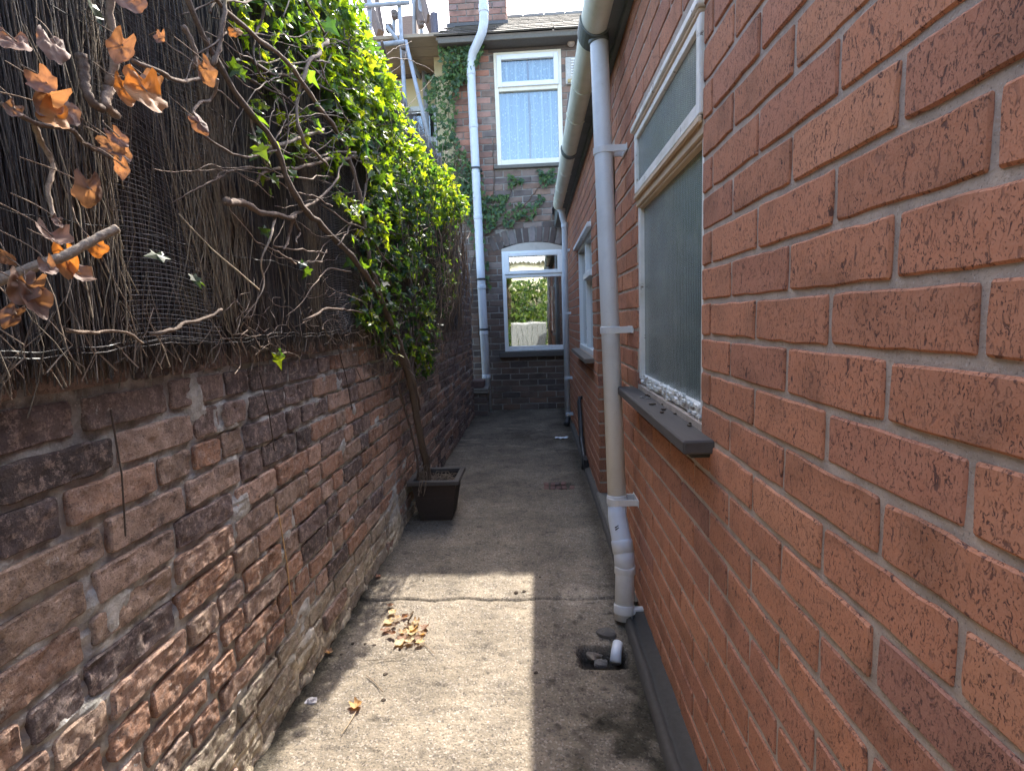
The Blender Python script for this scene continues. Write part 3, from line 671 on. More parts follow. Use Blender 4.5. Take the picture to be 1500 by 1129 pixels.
# eaves + roof + chimney
q = MB(); q.box(-1.01, 3.0, 6.413, 6.60, 4.24, 4.262, (.12, .11, .10), bev=.004); q.box(-1.01, 3.0, 6.395, 6.412, 4.243, 4.29, (.16, .15, .13), bev=.004); q.obj('eaves', M['tinted'], hs)
rf = MB(); up = nrm([0, .86, .511]); nv_ = nrm([0, -.511, .86])
slates(rf, np.array([-1.05, 6.37, 4.31]), np.array([1., 0, 0]), up, nv_, 16, 10, .27, .21, (.055, .05, .042), (.12, .105, .085), .018, 5)
rf.box(-1.03, 3.05, 0, 2.12, -.04, -.012, (.2, .18, .16), rot=Matrix(((1, 0, 0), (0, up[1], nv_[1]), (0, up[2], nv_[2]))), loc=(0, 6.38, 4.31))
upb = nrm([0, -.86, .511]); nb2 = nrm([0, .511, .86]); rf.box(-1.03, 3.05, 0, 2.2, -.04, -.012, (.2, .18, .16), rot=Matrix(((1, 0, 0), (0, upb[1], nb2[1]), (0, upb[2], nb2[2]))), loc=(0, 10.1, 4.31))
for i in range(13): rf.tube([(-.95+i*.3, 8.24, 5.40), (-.95+i*.3+.29, 8.24, 5.405)], .06, 8, (.28, .26, .23))
roof = rf.obj('roof', M['slate'], hs)
ch = MB(); c0, c1, d0, d1 = -1.0, -.27, 7.35, 8.0
b = rows(c0, c1, 4.9, 6.2, 0, .076, c0, joint=.012, jit=.002); cc = np.array([(.34, .19, .15), (.30, .17, .14), (.38, .23, .18), (.28, .19, .17)])[rg.choice(4, len(b))]*rg.uniform(.8, 1.15, (len(b), 1))
lay(ch, b, (0, d0, 0), (1, 0, 0), (0, 0, 1), (0, -1, 0), cc, 3, 2, .003, .004, .001, .001, .012, 0, 8)
for (X, N, U) in ((c1, (1, 0, 0), (0, 1, 0)), (c0, (-1, 0, 0), (0, 1, 0))):
    b = rows(d0, d1, 4.9, 6.2, 0, .076, d0, joint=.012, jit=.002); cc = np.array([(.33, .14, .10), (.3, .16, .12)])[rg.choice(2, len(b))]
    lay(ch, b, (X, 0, 0), U, (0, 0, 1), N, cc, 3, 2, .003, .004, .001, .001, .012, 0, 9)
ch.box(c0+.004, c1-.004, d0+.004, d1, 4.7, 6.2, (1, 1, 1), 1); chim = ch.obj('chimney', [M['house'], M['oldmortar']], roof)
q = MB(); q.box(c0-.03, c1+.03, d0-.03, d0-.0045, 4.86, 4.93, (.12, .12, .125), bev=.004); q.obj('flashing', M['tinted'], roof)
# soil pipe with swan neck
pts = [(-.625, 6.50, -.02), (-.640, 6.50, 1.2), (-.652, 6.50, 2.6), (-.660, 6.50, 3.95), (-.655, 6.50, 4.07), (-.62, 6.46, 4.16), (-.545, 6.38, 4.24), (-.50, 6.34, 4.30), (-.475, 6.33, 4.40), (-.47, 6.33, 4.52), (-.465, 6.33, 5.6)]
q = MB(); q.tube(pts, .050, 20); sp = q.obj('soil_pipe', M['bluepipe'], hs, True)
for z in (.42, .95, 1.5, 2.32, 3.35, 3.93):
    q = MB(); t = np.interp(z, [p[2] for p in pts], [p[0] for p in pts]); collar(q, (t, 6.5, z), (t, 6.5, z+.05), .0545); q.obj('socket', M['bluepipe'], sp, True)
q = MB(); collar(q, (-.47, 6.33, 4.50), (-.47, 6.33, 4.58), .056); q.obj('socket', M['bluepipe'], sp, True)
for z in (1.02, 1.62, 2.9):
    t = np.interp(z, [p[2] for p in pts], [p[0] for p in pts]); strap2 = MB(); strap2.tube([(t, 6.5, z-.012), (t, 6.5, z+.012)], .056, 18); strap2.box(t-.07, t+.07, 6.55, 6.6, z-.012, z+.012); strap2.obj('bracket', M['darkpipe'], sp)
# flue cover and small lamp by the upper window
q = MB(); q.box(.43, .63, 6.555, 6.598, 3.80, 4.09, (.55, .54, .5), bev=.006); fl = q.obj('vent_cover', M['tinted'], hs)
q = MB()
for k in range(7): q.box(.49, .62, 6.535, 6.556, 3.875+k*.029, 3.893+k*.029, (.85, .86, .85), rot=None, bev=.004)
q.box(.45, .62, 6.54, 6.556, 3.81, 3.85, (.5, .38, .18), bev=.004); q.obj('louvre', M['tinted'], fl)
q = MB(); q.tube([(.50, 6.60, 4.24), (.50, 6.56, 4.24), (.50, 6.52, 4.24)], [.03, .045, .03], 12, (.45, .38, .33)); q.obj('vent_cap', M['tinted'], hs)

# ================================================================== OLD GARDEN WALL (left)
XL = -.765
gw = MB()
lb_ = rows(-1.6, 6.25, -.01, 1.12, -.005, .0735, .2, L=.216, joint=.0155, jit=.0035, old=True)
lb2 = rows(3.4, 6.25, 1.12, 1.75, -.005, .0735, .2, L=.216, joint=.0155, jit=.0035, old=True)
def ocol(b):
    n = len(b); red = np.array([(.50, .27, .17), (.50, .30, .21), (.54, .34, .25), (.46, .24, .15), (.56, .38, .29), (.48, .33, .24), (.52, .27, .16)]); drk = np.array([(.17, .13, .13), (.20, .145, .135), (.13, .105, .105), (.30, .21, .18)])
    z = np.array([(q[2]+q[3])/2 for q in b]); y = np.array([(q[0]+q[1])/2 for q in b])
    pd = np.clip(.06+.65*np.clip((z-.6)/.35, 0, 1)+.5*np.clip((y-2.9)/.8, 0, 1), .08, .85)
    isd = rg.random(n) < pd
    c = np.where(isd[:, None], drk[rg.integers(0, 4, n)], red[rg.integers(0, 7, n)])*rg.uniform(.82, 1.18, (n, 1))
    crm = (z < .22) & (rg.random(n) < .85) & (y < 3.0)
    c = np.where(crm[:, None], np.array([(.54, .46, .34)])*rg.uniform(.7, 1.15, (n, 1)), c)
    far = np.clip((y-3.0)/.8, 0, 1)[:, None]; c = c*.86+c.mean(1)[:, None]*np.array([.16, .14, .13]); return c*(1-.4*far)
near = [b for b in lb_ if b[0] < 3.3]; fart = [b for b in lb_ if b[0] >= 3.3]+lb2
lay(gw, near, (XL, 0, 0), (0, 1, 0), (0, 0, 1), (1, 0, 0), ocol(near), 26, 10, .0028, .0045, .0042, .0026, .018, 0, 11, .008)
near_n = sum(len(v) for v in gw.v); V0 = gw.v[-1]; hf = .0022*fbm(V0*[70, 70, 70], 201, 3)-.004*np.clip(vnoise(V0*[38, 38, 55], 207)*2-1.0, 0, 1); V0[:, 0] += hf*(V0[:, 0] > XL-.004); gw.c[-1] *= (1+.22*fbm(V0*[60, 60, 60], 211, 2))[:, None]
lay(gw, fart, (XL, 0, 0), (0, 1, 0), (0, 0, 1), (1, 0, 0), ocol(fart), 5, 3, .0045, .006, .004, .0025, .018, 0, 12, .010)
# mortar face: uneven sheet, in places smeared flush with the brick
ym = np.linspace(-1.6, 6.3, 900); zm = np.linspace(-.02, 1.13, 130)
YM, ZM = np.meshgrid(ym, zm, indexing='ij'); Q = np.stack([YM.ravel(), ZM.ravel(), 0*YM.ravel()], 1)
hx = -.005+.006*fbm(Q*[22, 30, 1], 61, 4)-.012*np.clip(fbm(Q*[4, 30, 1], 63, 3)*2-.7, 0, 1)+.011*np.clip(fbm(Q*[7, 9, 1], 65, 3)*2.4-.8, 0, 1)
base_ = np.clip((.16+.05*fbm(Q*[6, 6, 1], 71)-Q[:, 1])/.08, 0, 1)*np.clip((3.0-Q[:, 0])/.3, 0, 1); hx += base_*(.006+.006*fbm(Q*[16, 22, 1], 77, 4)+.003*vnoise(Q*[70, 70, 1], 78))
hx += np.exp(-((Q[:, 0]-2.62)/.14)**2)*np.clip((.45-Q[:, 1])/.2, 0, 1)*.012
cm = np.ones((len(Q), 3))*(1-base_[:, None])+base_[:, None]*np.array([1.55, 1.35, 1.05])*(.75+.4*fbm(Q*[20, 20, 1], 79, 3))[:, None]
cm *= (1-.35*np.clip((Q[:, 1]-.75)/.3, 0, 1)*np.clip(.5+fbm(Q*[5, 5, 1], 81), 0, 1))[:, None]
gw.grid(np.stack([XL+hx.reshape(YM.shape), YM, ZM], -1), cm, 1)
gw.box(XL-.24, XL-.012, -1.6, 6.3, -.05, 1.12, (1, 1, 1), 1); gw.box(XL-.24, XL-.0, 3.35, 6.3, 1.121, 1.75, (.8, .8, .8), 1)
def mat_oldmortar():
    t = NT('tinted_mortar'); g_ = t.tint()
    c = t.mix(t.ramp(t.noise(30, 5, .65), .35, .68), (.54, .52, .49), (.24, .23, .21)); c = t.mix(1., c, g_, 'MULTIPLY')
    c = t.mix(t.ramp(t.noise(300, 2), .62, .72, 0, .7), c, (.5, .47, .42)); b = t.bump(t.noise(140, 5, .7), .9, .004); b = t.bump(t.noise(30, 4, .7), .6, .01, b)
    return t.fin(c, .93, b, .15)
tag(gw.obj('garden_wall', [M['old'], mat_oldmortar()]), 'old weathered brick garden wall along the left, sooty at the top and crumbling pale at its foot', 'wall')
# ledge at the far end of the wall
bl = thing('brick_pier', (-.69, 6.35, 0), 'low brick pier topped with two stone slabs at the far end of the left wall', 'pier')
q = MB(); b = rows(-.80, -.60, 0, .27, 0, .076, -.82, joint=.012, jit=.003); lay(q, b, (0, 6.2, 0), (1, 0, 0), (0, 0, 1), (0, -1, 0), [(.13, .1, .09)]*len(b), 3, 2, .003, .004, .002, .002, .012, 0, 4); q.box(-.80, -.602, 6.203, 6.49, -.02, .27, (1, 1, 1), 1); q.obj('pier', [M['house'], M['darkmortar']], bl)
q = MB(); q.box(-.82, -.585, 6.18, 6.495, .272, .30, (.2, .18, .15), bev=.006); q.obj('slab', M['tinted'], bl)
q = MB(); q.box(-.81, -.59, 6.19, 6.495, .303, .335, (.24, .22, .19), bev=.006); q.obj('slab', M['tinted'], bl)
q = MB(); q.box(-.80, -.64, 6.22, 6.49, .338, .42, (.14, .09, .08), bev=.008); q.obj('loose_brick', M['tinted'], bl)

# ================================================================== BRUSHWOOD FENCE
fe = thing('brushwood_fence', (-.76, 2.6, 1.05), 'tall dark brushwood screen of thin upright twigs fixed above the old brick wall', 'fence')
tw = MB(); cols = [(.10, .088, .084), (.125, .11, .10), (.16, .14, .125), (.075, .07, .072), (.21, .18, .16)]
def twig(y, z0, L, x, r_, col, lean, wob=.012, n=6):
    t = np.linspace(0, 1, n); ph = rnd.uniform(0, 6.28); 
    P = np.stack([x+.006*np.sin(t*4+ph)+rnd.uniform(-.004, .004)*t, y+lean*t*L+wob*np.sin(t*rnd.uniform(3, 7)+ph), z0+t*L], 1)
    tw.tube(P, np.linspace(r_, r_*.55, n), 3, col, 0, False)
NTW = 11500
for i in range(NTW):
    y = .25+5.1*(i/NTW)**1.6+rnd.uniform(-.02, .02); z0 = rnd.choice([1.08, 1.07, 1.11, rnd.uniform(1.08, 2.0), rnd.uniform(1.08, 1.6)])+rnd.uniform(-.035, .04)
    L = min(rnd.uniform(.4, 1.35), 2.46-z0); cl = math.sin(y*9)+math.sin(y*23+1)
    twig(y, z0, L, -.752+rnd.uniform(-.006, .020)+.006*cl, rnd.uniform(.0006, .0016), rnd.choice(cols if cl < .9 else cols+[(.15, .12, .095)]), rnd.gauss(0, .035))
for i in range(380):      # ragged lower fringe, pale broken ends
    y = .3+4.2*rnd.random()**1.4; L = rnd.uniform(.05, .22); twig(y, 1.09-L*rnd.uniform(.1, .45), L, -.735+rnd.uniform(-.004, .022), rnd.uniform(.0008, .0016), rnd.choice([(.16, .13, .10), (.22, .17, .13), (.1, .08, .06), (.28, .22, .17)]), rnd.gauss(0, .22), .02, 5)
for i in range(420):      # light dead grass stems tucked in the screen
    y = rnd.choice([1.17, 1.22, 1.28, .86, 1.75, rnd.uniform(.5, 3)])+rnd.gauss(0, .035); L = rnd.uniform(.2, .7); twig(y, rnd.uniform(1.1, 1.4), L, -.728+rnd.uniform(-.004, .012), rnd.uniform(.0007, .0014), rnd.choice([(.3, .24, .17), (.24, .19, .14), (.36, .3, .22)]), rnd.gauss(0, .09), .02)
tw.obj('brushwood', M['twig'], fe)
nt = MB(); nt.box(-.778, -.762, -1.6, 5.3, 1.08, 2.36, (.11, .10, .10)); nt.obj('backing', M['net'], fe)
nt = MB()
for (ya, yb, za, zb) in ((.90, 1.20, 1.10, 1.92),):
    n = int((zb-za)/.0085)
    for k in range(n):
        z = za+k*(zb-za)/n; y_ = np.linspace(ya, yb, 14); ca_ = rnd.uniform(-.02, .02)
        nt.tube(np.stack([-.7225+.008*np.sin(y_*22+z*8), y_+ca_, z+.006*np.sin(y_*17+z*3)], 1), .0007, 3, (.2, .2, .205), 0, False)
    for k in range(int((yb-ya)/.014)):
        y = ya+k*.014; z_ = np.linspace(za, zb, 16); nt.tube(np.stack([-.7225+.008*np.sin(y*22+z_*8), y+0*z_, z_], 1), .0005, 3, (.2, .2, .205), 0, False)
nt.obj('netting', M['net'], fe); nt = MB()
for (ya, yb, za, zb) in ((1.80, 2.2, 1.1, 1.80),):
    for k in range(int((zb-za)/.006)):
        z = za+k*.006; y_ = np.linspace(ya, yb, 14); nt.tube(np.stack([-.7225+.008*np.sin(y_*22+z*8), y_+rnd.uniform(-.02, .02), z+.006*np.sin(y_*17+z*3)], 1), .0007, 3, (.2, .2, .205), 0, False)
nt.obj('netting', M['net'], fe)
wr = MB()
for z in (1.095, 1.104, 1.30, 1.62, 1.95, 2.28):
    y_ = np.linspace(.2, 5.2, 220); wr.tube(np.stack([-.722+.004*np.sin(y_*31), y_, z+.004*np.sin(y_*13+z)+.002*np.sin(y_*57)], 1), .0009, 4, (1, 1, 1), 0, False)
for k in range(220): y = .25+k*.0145; wr.tube([(-.722, y, 1.075), (-.722, y+.002, 1.106)], .0005, 3, (1, 1, 1), 0, False)
wr.obj('wire', M['darkpipe'], fe)
for (px, pya, pyb) in ((168, 600, 785), (386, 545, 660), (500, 505, 600), (412, 740, 900)):
    a, b = at(px-6, pya, 0, -.738), at(px+16, pyb, 0, -.742); q = MB(); q.tube([a, (a+b)/2+(.004, .003, 0), b], .0016, 5, (.07, .05, .04) if px < 512 and pya < 700 else (.45, .27, .12)); q.obj('hanging_wire' if pya < 700 else 'dry_stalk', M['twig'], fe)

# ================================================================== IVY
iv = thing('ivy', (-.68, 2.9, .2), 'overgrown ivy with sunlit yellow green leaves and tangled stems spilling over the brushwood screen', 'climbing plant')
LV = np.array([(0, 0, 0), (.10, -.16, .02), (.36, -.20, .06), (.30, .08, .03), (.52, .30, .07), (.24, .42, .03), (0, 1.0, -.10), (-.24, .42, .03), (-.52, .30, .07), (-.30, .08, .03), (-.36, -.20, .06), (-.10, -.16, .02), (0, .35, -.035)])
LF = [(0, 1, 2, 3), (12, 0, 3), (12, 3, 4, 5), (12, 5, 6), (12, 6, 7), (12, 7, 8, 9), (12, 9, 0), (0, 9, 10, 11)]
def leaf_mats(N, nor, spread, tilt_down=.6):
    "random frames: leaf normal about nor, tip hanging down"
    n = np.asarray(nor, float)+rg.normal(0, spread, (N, 3)); n /= np.linalg.norm(n, axis=1)[:, None]
    d = np.array([0, 0, -tilt_down])+rg.normal(0, .45, (N, 3)); d -= (d*n).sum(1)[:, None]*n; d /= np.linalg.norm(d, axis=1)[:, None]+1e-9
    x = np.cross(d, n); return np.stack([x, d, n], 2)
def put_leaves(mb, P, size, nor, spread, cols, curl=0.):
    N = len(P); A = leaf_mats(N, nor, spread); T = np.repeat(LV[None], N, 0).copy()
    T[:, :, 2] += rg.normal(0, .06, (N, 13)); T[:, :, 0] *= rg.uniform(.75, 1.1, (N, 1)); T[:, :, 2] += curl*(T[:, :, 0]**2)*rg.uniform(-1, 1.6, (N, 1))
    V = np.einsum('nij,nkj->nki', A, T)*np.asarray(size)[:, None, None]+P[:, None, :]
    Fa = [tuple(k+13*i for k in f_) for i in range(N) for f_ in LF]
    mb.add(V.reshape(-1, 3), Fa, np.repeat(cols, 13, 0))
def inpoly(x, y, poly):
    ins = np.zeros(len(x), bool); n = len(poly)
    for i in range(n):
        x1, y1 = poly[i]; x2, y2 = poly[(i+1) % n]
        c = ((y1 > y) != (y2 > y)) & (x < (x2-x1)*(y-y1)/(y2-y1+1e-9)+x1); ins ^= c
    return ins
def surfx(Y, z):
    "how far the hedge stands out into the passage"
    b = .275*np.exp(-((Y-3.5)/.55)**2)+.05*np.exp(-((Y-2.4)/.4)**2)
    return -.715+b*np.clip(1.15-abs(z-1.95)*.55, .12, 1)
def ztop(Y): return 2.38-.50*np.exp(-((Y-3.55)/.7)**2)
dense = [(470, -80), (300, -80), (385, 15), (440, 100), (500, 190), (548, 262), (520, 330), (512, 390), (522, 470), (560, 510), (600, 555), (640, 545), (648, 470), (672, 420), (696, 360), (700, 292), (655, 245), (610, 190), (592, 110), (540, 40), (522, -20), (515, -80)]
midp = [(300, -80), (330, 60), (352, 200), (380, 290), (440, 250), (500, 310), (512, 380), (590, 380), (520, -80)]
def sample(N, poly, y0, y1, z0, z1, thick):
    Y = rg.uniform(y0, y1, N); z = rg.uniform(z0, z1, N); sx = surfx(Y, z); X = sx-rg.random(N)**1.6*thick+rg.normal(0, .012, N)
    P = np.stack([X, Y, z], 1); px, py = proj(P); edge_ = 9*fbm(P*[5, 5, 5], 91)
    ok = inpoly(px+edge_, py+edge_, poly) & (z < ztop(Y)+rg.uniform(-.06, .07, N)) & (X > -.80)
    return P[ok]
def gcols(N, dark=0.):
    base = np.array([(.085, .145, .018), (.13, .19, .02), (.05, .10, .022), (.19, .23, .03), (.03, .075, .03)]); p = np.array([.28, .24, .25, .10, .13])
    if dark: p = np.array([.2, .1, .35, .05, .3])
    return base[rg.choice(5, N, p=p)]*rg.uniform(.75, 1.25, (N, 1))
lf = MB()
P = sample(26000, dense, .8, 4.9, .75, 2.55, .20); gap = fbm(P*[7, 7, 7], 97, 2); P = P[gap > -.30]
px, py = proj(P); keep = np.where(py > 320, (rg.random(len(P)) < .62) & (fbm(P*[9, 9, 9], 93, 2) > -.12), True) & ~((px > 635) & (py > 325) & (rg.random(len(P)) < .85)); P = P[keep]
gc_ = gcols(len(P)); low = rg.random(len(P)) < np.clip((2.15-P[:, 2])/.8+.12*(P[:, 0] < -.72), .05, .8); gc_[low] = gcols(int(low.sum()), 1)*np.array([.55, .62, 1.0])  # lower and inner leaves: shade of the leaves above put into their colour
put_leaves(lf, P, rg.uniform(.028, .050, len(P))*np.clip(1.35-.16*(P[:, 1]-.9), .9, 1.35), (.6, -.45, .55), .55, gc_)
P = sample(7500, midp, .8, 3.2, 1.3, 2.5, .1); gap = fbm(P*[9, 9, 9], 99, 2); P = P[(gap > .02)]
put_leaves(lf, P+(.02, 0, 0), rg.uniform(.024, .042, len(P)), (.6, -.3, .6), .6, gcols(len(P)))
# leaves crowning the top edge
N = 1500; Y = rg.uniform(.7, 4.9, N); P = np.stack([surfx(Y, ztop(Y))-rg.uniform(-.03, .14, N), Y, ztop(Y)+rg.uniform(-.1, .05, N)], 1); px, py = proj(P); P = P[(px > 330) & inpoly(px-9*fbm(P*[9, 9, 9], 3), py, dense)]
put_leaves(lf, P, rg.uniform(.03, .052, len(P)), (.2, -.4, .8), .6, gcols(len(P)))
sg = [(370, 200), (378, 215), (290, 410), (283, 405), (135, 10), (385, 335), (445, 385), (452, 395), (405, 520), (412, 515), (238, 375), (500, 165), (465, 150), (350, 100), (345, 95), (520, 175), (360, 92)]
P = np.array([at(x, y, 0, -.68+rnd.uniform(-.02, .03)) for x, y in sg]); put_leaves(lf, P, rg.uniform(.028, .045, len(P)), (.8, -.4, .4), .4, gcols(len(P), 1)*.45)
lf.obj('foliage', M['leaf'], iv)
# stems
st = MB(); VC = [(.22, .165, .13), (.29, .22, .17), (.17, .13, .105), (.34, .27, .21)]
def path(pts, n=14, wob=.012, seed=0):
    pts = np.array(pts, float); d = np.concatenate([[0], np.cumsum(np.linalg.norm(np.diff(pts, axis=0), axis=1))]); t = np.linspace(0, d[-1], n)
    P = np.stack([np.interp(t, d, pts[:, k]) for k in range(3)], 1)
    for _ in range(2): P[1:-1] = (P[:-2]+2*P[1:-1]+P[2:])/4
    return P+np.stack([fbm(P*[14, 14, 14]+k*31+seed, seed, 3) for k in range(3)], 1)*wob
def stem(pxs, r0, r1, x=-.68, wob=.012, n=None, col=None, xs=None, mb=None):
    P = path([at(a, b, 0, (xs[i] if xs else x+rnd.uniform(-.015, .02))) for i, (a, b) in enumerate(pxs)], n or 5*len(pxs), wob, rnd.randint(0, 99))
    rr = np.linspace(r0, r1, len(P))*(1+.18*np.sin(np.arange(len(P))*2.1+r0*900)); (mb or st).tube(P, rr, 7, col or rnd.choice(VC)); return P
major = [([(612, 600), (606, 560), (585, 500), (560, 440), (520, 380), (470, 330), (430, 290), (400, 200), (350, 150), (300, 60), (270, -20)], .016, .006),
 ([(560, 440), (540, 380), (530, 300), (500, 200), (440, 120), (390, 60), (330, 20), (290, -30)], .010, .005),
 ([(520, 230), (470, 235), (420, 250), (380, 245), (372, 275)], .007, .004), ([(333, 295), (350, 298), (385, 310), (425, 322), (432, 316)], .009, .006),
 ([(432, 318), (424, 345), (418, 365)], .006, .003), ([(428, 322), (438, 340), (436, 358)], .004, .003), ([(425, 320), (470, 290), (495, 262), (500, 235)], .005, .003),
 ([(385, 220), (430, 205), (475, 190)], .006, .004), ([(360, 80), (400, 110), (455, 120), (520, 150)], .005, .003), ([(480, 60), (450, 100), (430, 160), (445, 210), (480, 240)], .007, .004),
 ([(400, 360), (440, 368), (480, 372)], .003, .002), ([(300, 200), (350, 228), (372, 232), (400, 215), (440, 232), (480, 228)], .003, .002), ([(200, 90), (240, 110), (285, 118), (300, 105), (305, 60)], .004, .003),
 ([(305, 95), (318, 70), (330, 20), (325, -20)], .006, .005), ([(285, 170), (310, 140), (318, 115)], .003, .003), ([(270, 40), (292, 80), (285, 100)], .006, .004),
 ([(115, 75), (120, 120), (135, 150), (148, 158)], .008, .006), ([(0, 150), (50, 175), (100, 195), (140, 212), (160, 225)], .0035, .003), ([(50, 180), (60, 210), (85, 235), (72, 270), (78, 320)], .004, .003), ([(160, 130), (165, 60), (160, -20)], .007, .006), ([(160, 130), (155, 160), (170, 170)], .008, .006),
 ([(220, 490), (235, 492), (270, 470), (305, 462), (325, 455)], .004, .003), ([(100, 480), (160, 488), (215, 500)], .003, .002), ([(445, 470), (470, 455), (500, 452), (545, 460)], .004, .003),
 ([(590, 400), (560, 380), (540, 340), (500, 320), (470, 300)], .006, .003), ([(560, 60), (575, 120), (560, 200), (540, 260), (530, 300)], .007, .004),
 ([(600, 330), (640, 400), (660, 470), (655, 540)], .004, .002), ([(640, 300), (670, 380), (690, 440)], .004, .002), ([(610, 600), (600, 640), (612, 690)], .012, .012)]
for pxs, r0, r1 in major[:-1]: stem(pxs, r0, r1, -.685)
for k in range(120):     # tangle
    x, y = rnd.uniform(300, 600), rnd.uniform(-20, 400)
    if y > 470-(600-x)*.2 or x < 300+y*.25 or x > 500+y*.3: continue
    pts = [(x, y)]; a = rnd.uniform(0, 6.28)
    for j in range(rnd.randint(3, 6)): a += rnd.gauss(0, .4); x += 32*math.cos(a); y += 32*math.sin(a); pts.append((x, y))
    stem(pts, rnd.choice([.0012, .0016, .002, .003, .0038]), .0009, -.69, .010)
for k in range(90):      # dry stems hanging at the far end of the hedge
    Y = rnd.uniform(2.9, 4.6); X = float(surfx(np.array(Y), 1.8))+rnd.uniform(-.08, .02); z = rnd.uniform(1.3, 1.95); L = rnd.uniform(.25, .75)
    P = path([(X, Y, z), (X+rnd.uniform(-.05, .05), Y+rnd.uniform(-.1, .1), z-L*.5), (X-.04+rnd.uniform(-.05, .05), Y+rnd.uniform(-.15, .1), z-L)], 9, .03, k); st.tube(P, np.linspace(.003, .001, 9), 4, rnd.choice([(.25, .17, .12), (.33, .23, .16), (.17, .12, .09)]), 0, False)
for k in range(90):      # fine curly debris along the foot of the screen
    x = rnd.uniform(330, 620); y = 480+rnd.uniform(-60, 45)-(x-330)*.03; pts = [(x, y)]; a = rnd.uniform(0, 6.28)
    for j in range(4): a += rnd.gauss(0, .9); x += 12*math.cos(a); y += 12*math.sin(a); pts.append((x, y))
    stem(pts, .0013, .0008, -.715, .006)
tk = MB()               # trunk rising from the planter
tk.tube(path([(-.66, 2.99, .16), (-.655, 2.98, .30), (-.665, 2.92, .45), (-.675, 2.87, .62), (-.68, 2.82, .80), (-.70, 2.7, 1.0), (-.70, 2.5, 1.25)], 26, .006), np.linspace(.021, .015, 26), 10, (.13, .095, .07))
tk.tube(path([(-.63, 2.97, .15), (-.65, 2.99, .28), (-.65, 2.95, .42), (-.69, 2.9, .6), (-.70, 2.9, .85), (-.66, 3.1, 1.2)], 20, .006), .008, 8, (.17, .12, .09))
tk.tube(path([(-.70, 2.95, .15), (-.70, 2.93, .4), (-.72, 2.85, .6), (-.71, 2.6, .9)], 14, .006), .006, 7, (.15, .11, .09))
tk.obj('trunk', M['vine'], iv, True)
# heavy matted thatch inside the hedge so it has depth
mt = MB()
for k in range(2200):
    Y = rnd.uniform(2.1, 4.8); z = rnd.uniform(.85, 2.2)
    if z < .85+max(0, abs(Y-2.9)-.5)*.35: continue
    X = float(surfx(np.array(Y), z))-rnd.uniform(-.012, .2); a = rnd.uniform(0, 6.28); L = rnd.uniform(.05, .18)
    d_ = np.array([rnd.gauss(0, .3), math.cos(a), math.sin(a)-.4])*L; p = np.array([X, Y, z]); mt.tube([p, p+d_*.5+(0, 0, rnd.uniform(-.02, .02)), p+d_], [.002, .0016, .001], 3, rnd.choice([(.16, .12, .09), (.11, .085, .07), (.26, .19, .14)]), 0, False)
mt.obj('thatch', M['twig'], iv)
# cut branch poking out at the left
q = MB(); P = path([at(-40, 425, 0, -.66), at(60, 388, 0, -.62), at(120, 362, 0, -.60), at(172, 336, 0, -.585)], 16, .003); P = path(P, 70, .0035, 9); q.tube(P, np.linspace(.0068, .0056, 70)*(1+.13*vnoise(P*160, 4)+.08*vnoise(P*400, 7)), 14, (.33, .27, .215)); q.obj('cut_branch', M['vine'], iv, True)
# dead dry stalks
q = MB(); P = path([at(262, 312, 0, -.70), at(300, 355, 0, -.69), at(340, 390, 0, -.68), at(380, 425, 0, -.665)], 14, .003); q.tube(P, np.linspace(.0012, .0018, 14), 6, (.5, .42, .3)); q.obj('dry_stalk', M['vine'], iv, True)
# individual dead leaves
def crumpled(mb, p, s, col, seed, flat=False):
    "broad shallow-lobed dry ivy leaf, curled at the rim"
    na, nr_ = 28, 6; th_ = np.linspace(0, 2*math.pi, na, endpoint=False); lobes = .90+.085*np.cos(5*(th_-math.pi/2))-.05*np.cos(2*th_)+.03*np.cos(9*th_+seed)
    lobes[np.abs(th_-1.5*math.pi) < .3] *= .55
    V = [(0, 0, 0)]
    for k in range(1, nr_+1):
        r_ = k/nr_; V += [(r_*l*.56*math.cos(a), r_*l*.62*math.sin(a), 0) for a, l in zip(th_, lobes)]
    V = np.array(V); rad = np.hypot(V[:, 0], V[:, 1]); rr_ = random.Random(seed); c1, c2, c3 = rr_.uniform(-.5, 1.2), rr_.uniform(-.3, .9), rr_.uniform(-.6, .6)
    if flat: c1, c2 = abs(c1)*1.1+.2, abs(c2)*.9
    V[:, 2] = c1*V[:, 0]**2+c2*V[:, 1]**2+c3*V[:, 0]*V[:, 1]+.09*fbm(np.c_[V[:, :2]*4, V[:, 2]*0+seed], seed)+.03*np.cos(5*(np.arctan2(V[:, 1], V[:, 0])-math.pi/2))*rad*2-.04*(rad > .3)*vnoise(np.c_[V[:, :2]*9, V[:, 2]*0+seed], seed)
    V[:, 0] *= rr_.uniform(.65, 1)
    cc = np.asarray(col)*(1+.35*fbm(np.c_[V[:, :2]*5, V[:, 2]*0+seed], seed+3)[:, None]); cc = np.where((rad > .46)[:, None], cc*.8, cc)
    if flat: A = np.eye(3); a = rr_.uniform(0, 6.28); A = np.array([[math.cos(a), -math.sin(a), 0], [math.sin(a), math.cos(a), 0], [0, 0, 1.]])
    else:
        n = nrm([.7+rr_.gauss(0, .35), -.6+rr_.gauss(0, .35), .15+rr_.gauss(0, .3)]); d = np.array([rr_.gauss(0, .3), rr_.gauss(0, .5), -1.]); d = nrm(d-d.dot(n)*n); A = np.stack([np.cross(d, n), d, n], 1)
    Fc = [(0, 1+j, 1+(j+1) % na) for j in range(na)]+[(1+k*na+j, 1+(k+1)*na+j, 1+(k+1)*na+(j+1) % na, 1+k*na+(j+1) % na) for k in range(nr_-1) for j in range(na)]
    Vw = (V @ A.T)*s
    if flat: Vw[:, 2] -= Vw[:, 2].min()
    mb.add(Vw+p, Fc, cc)
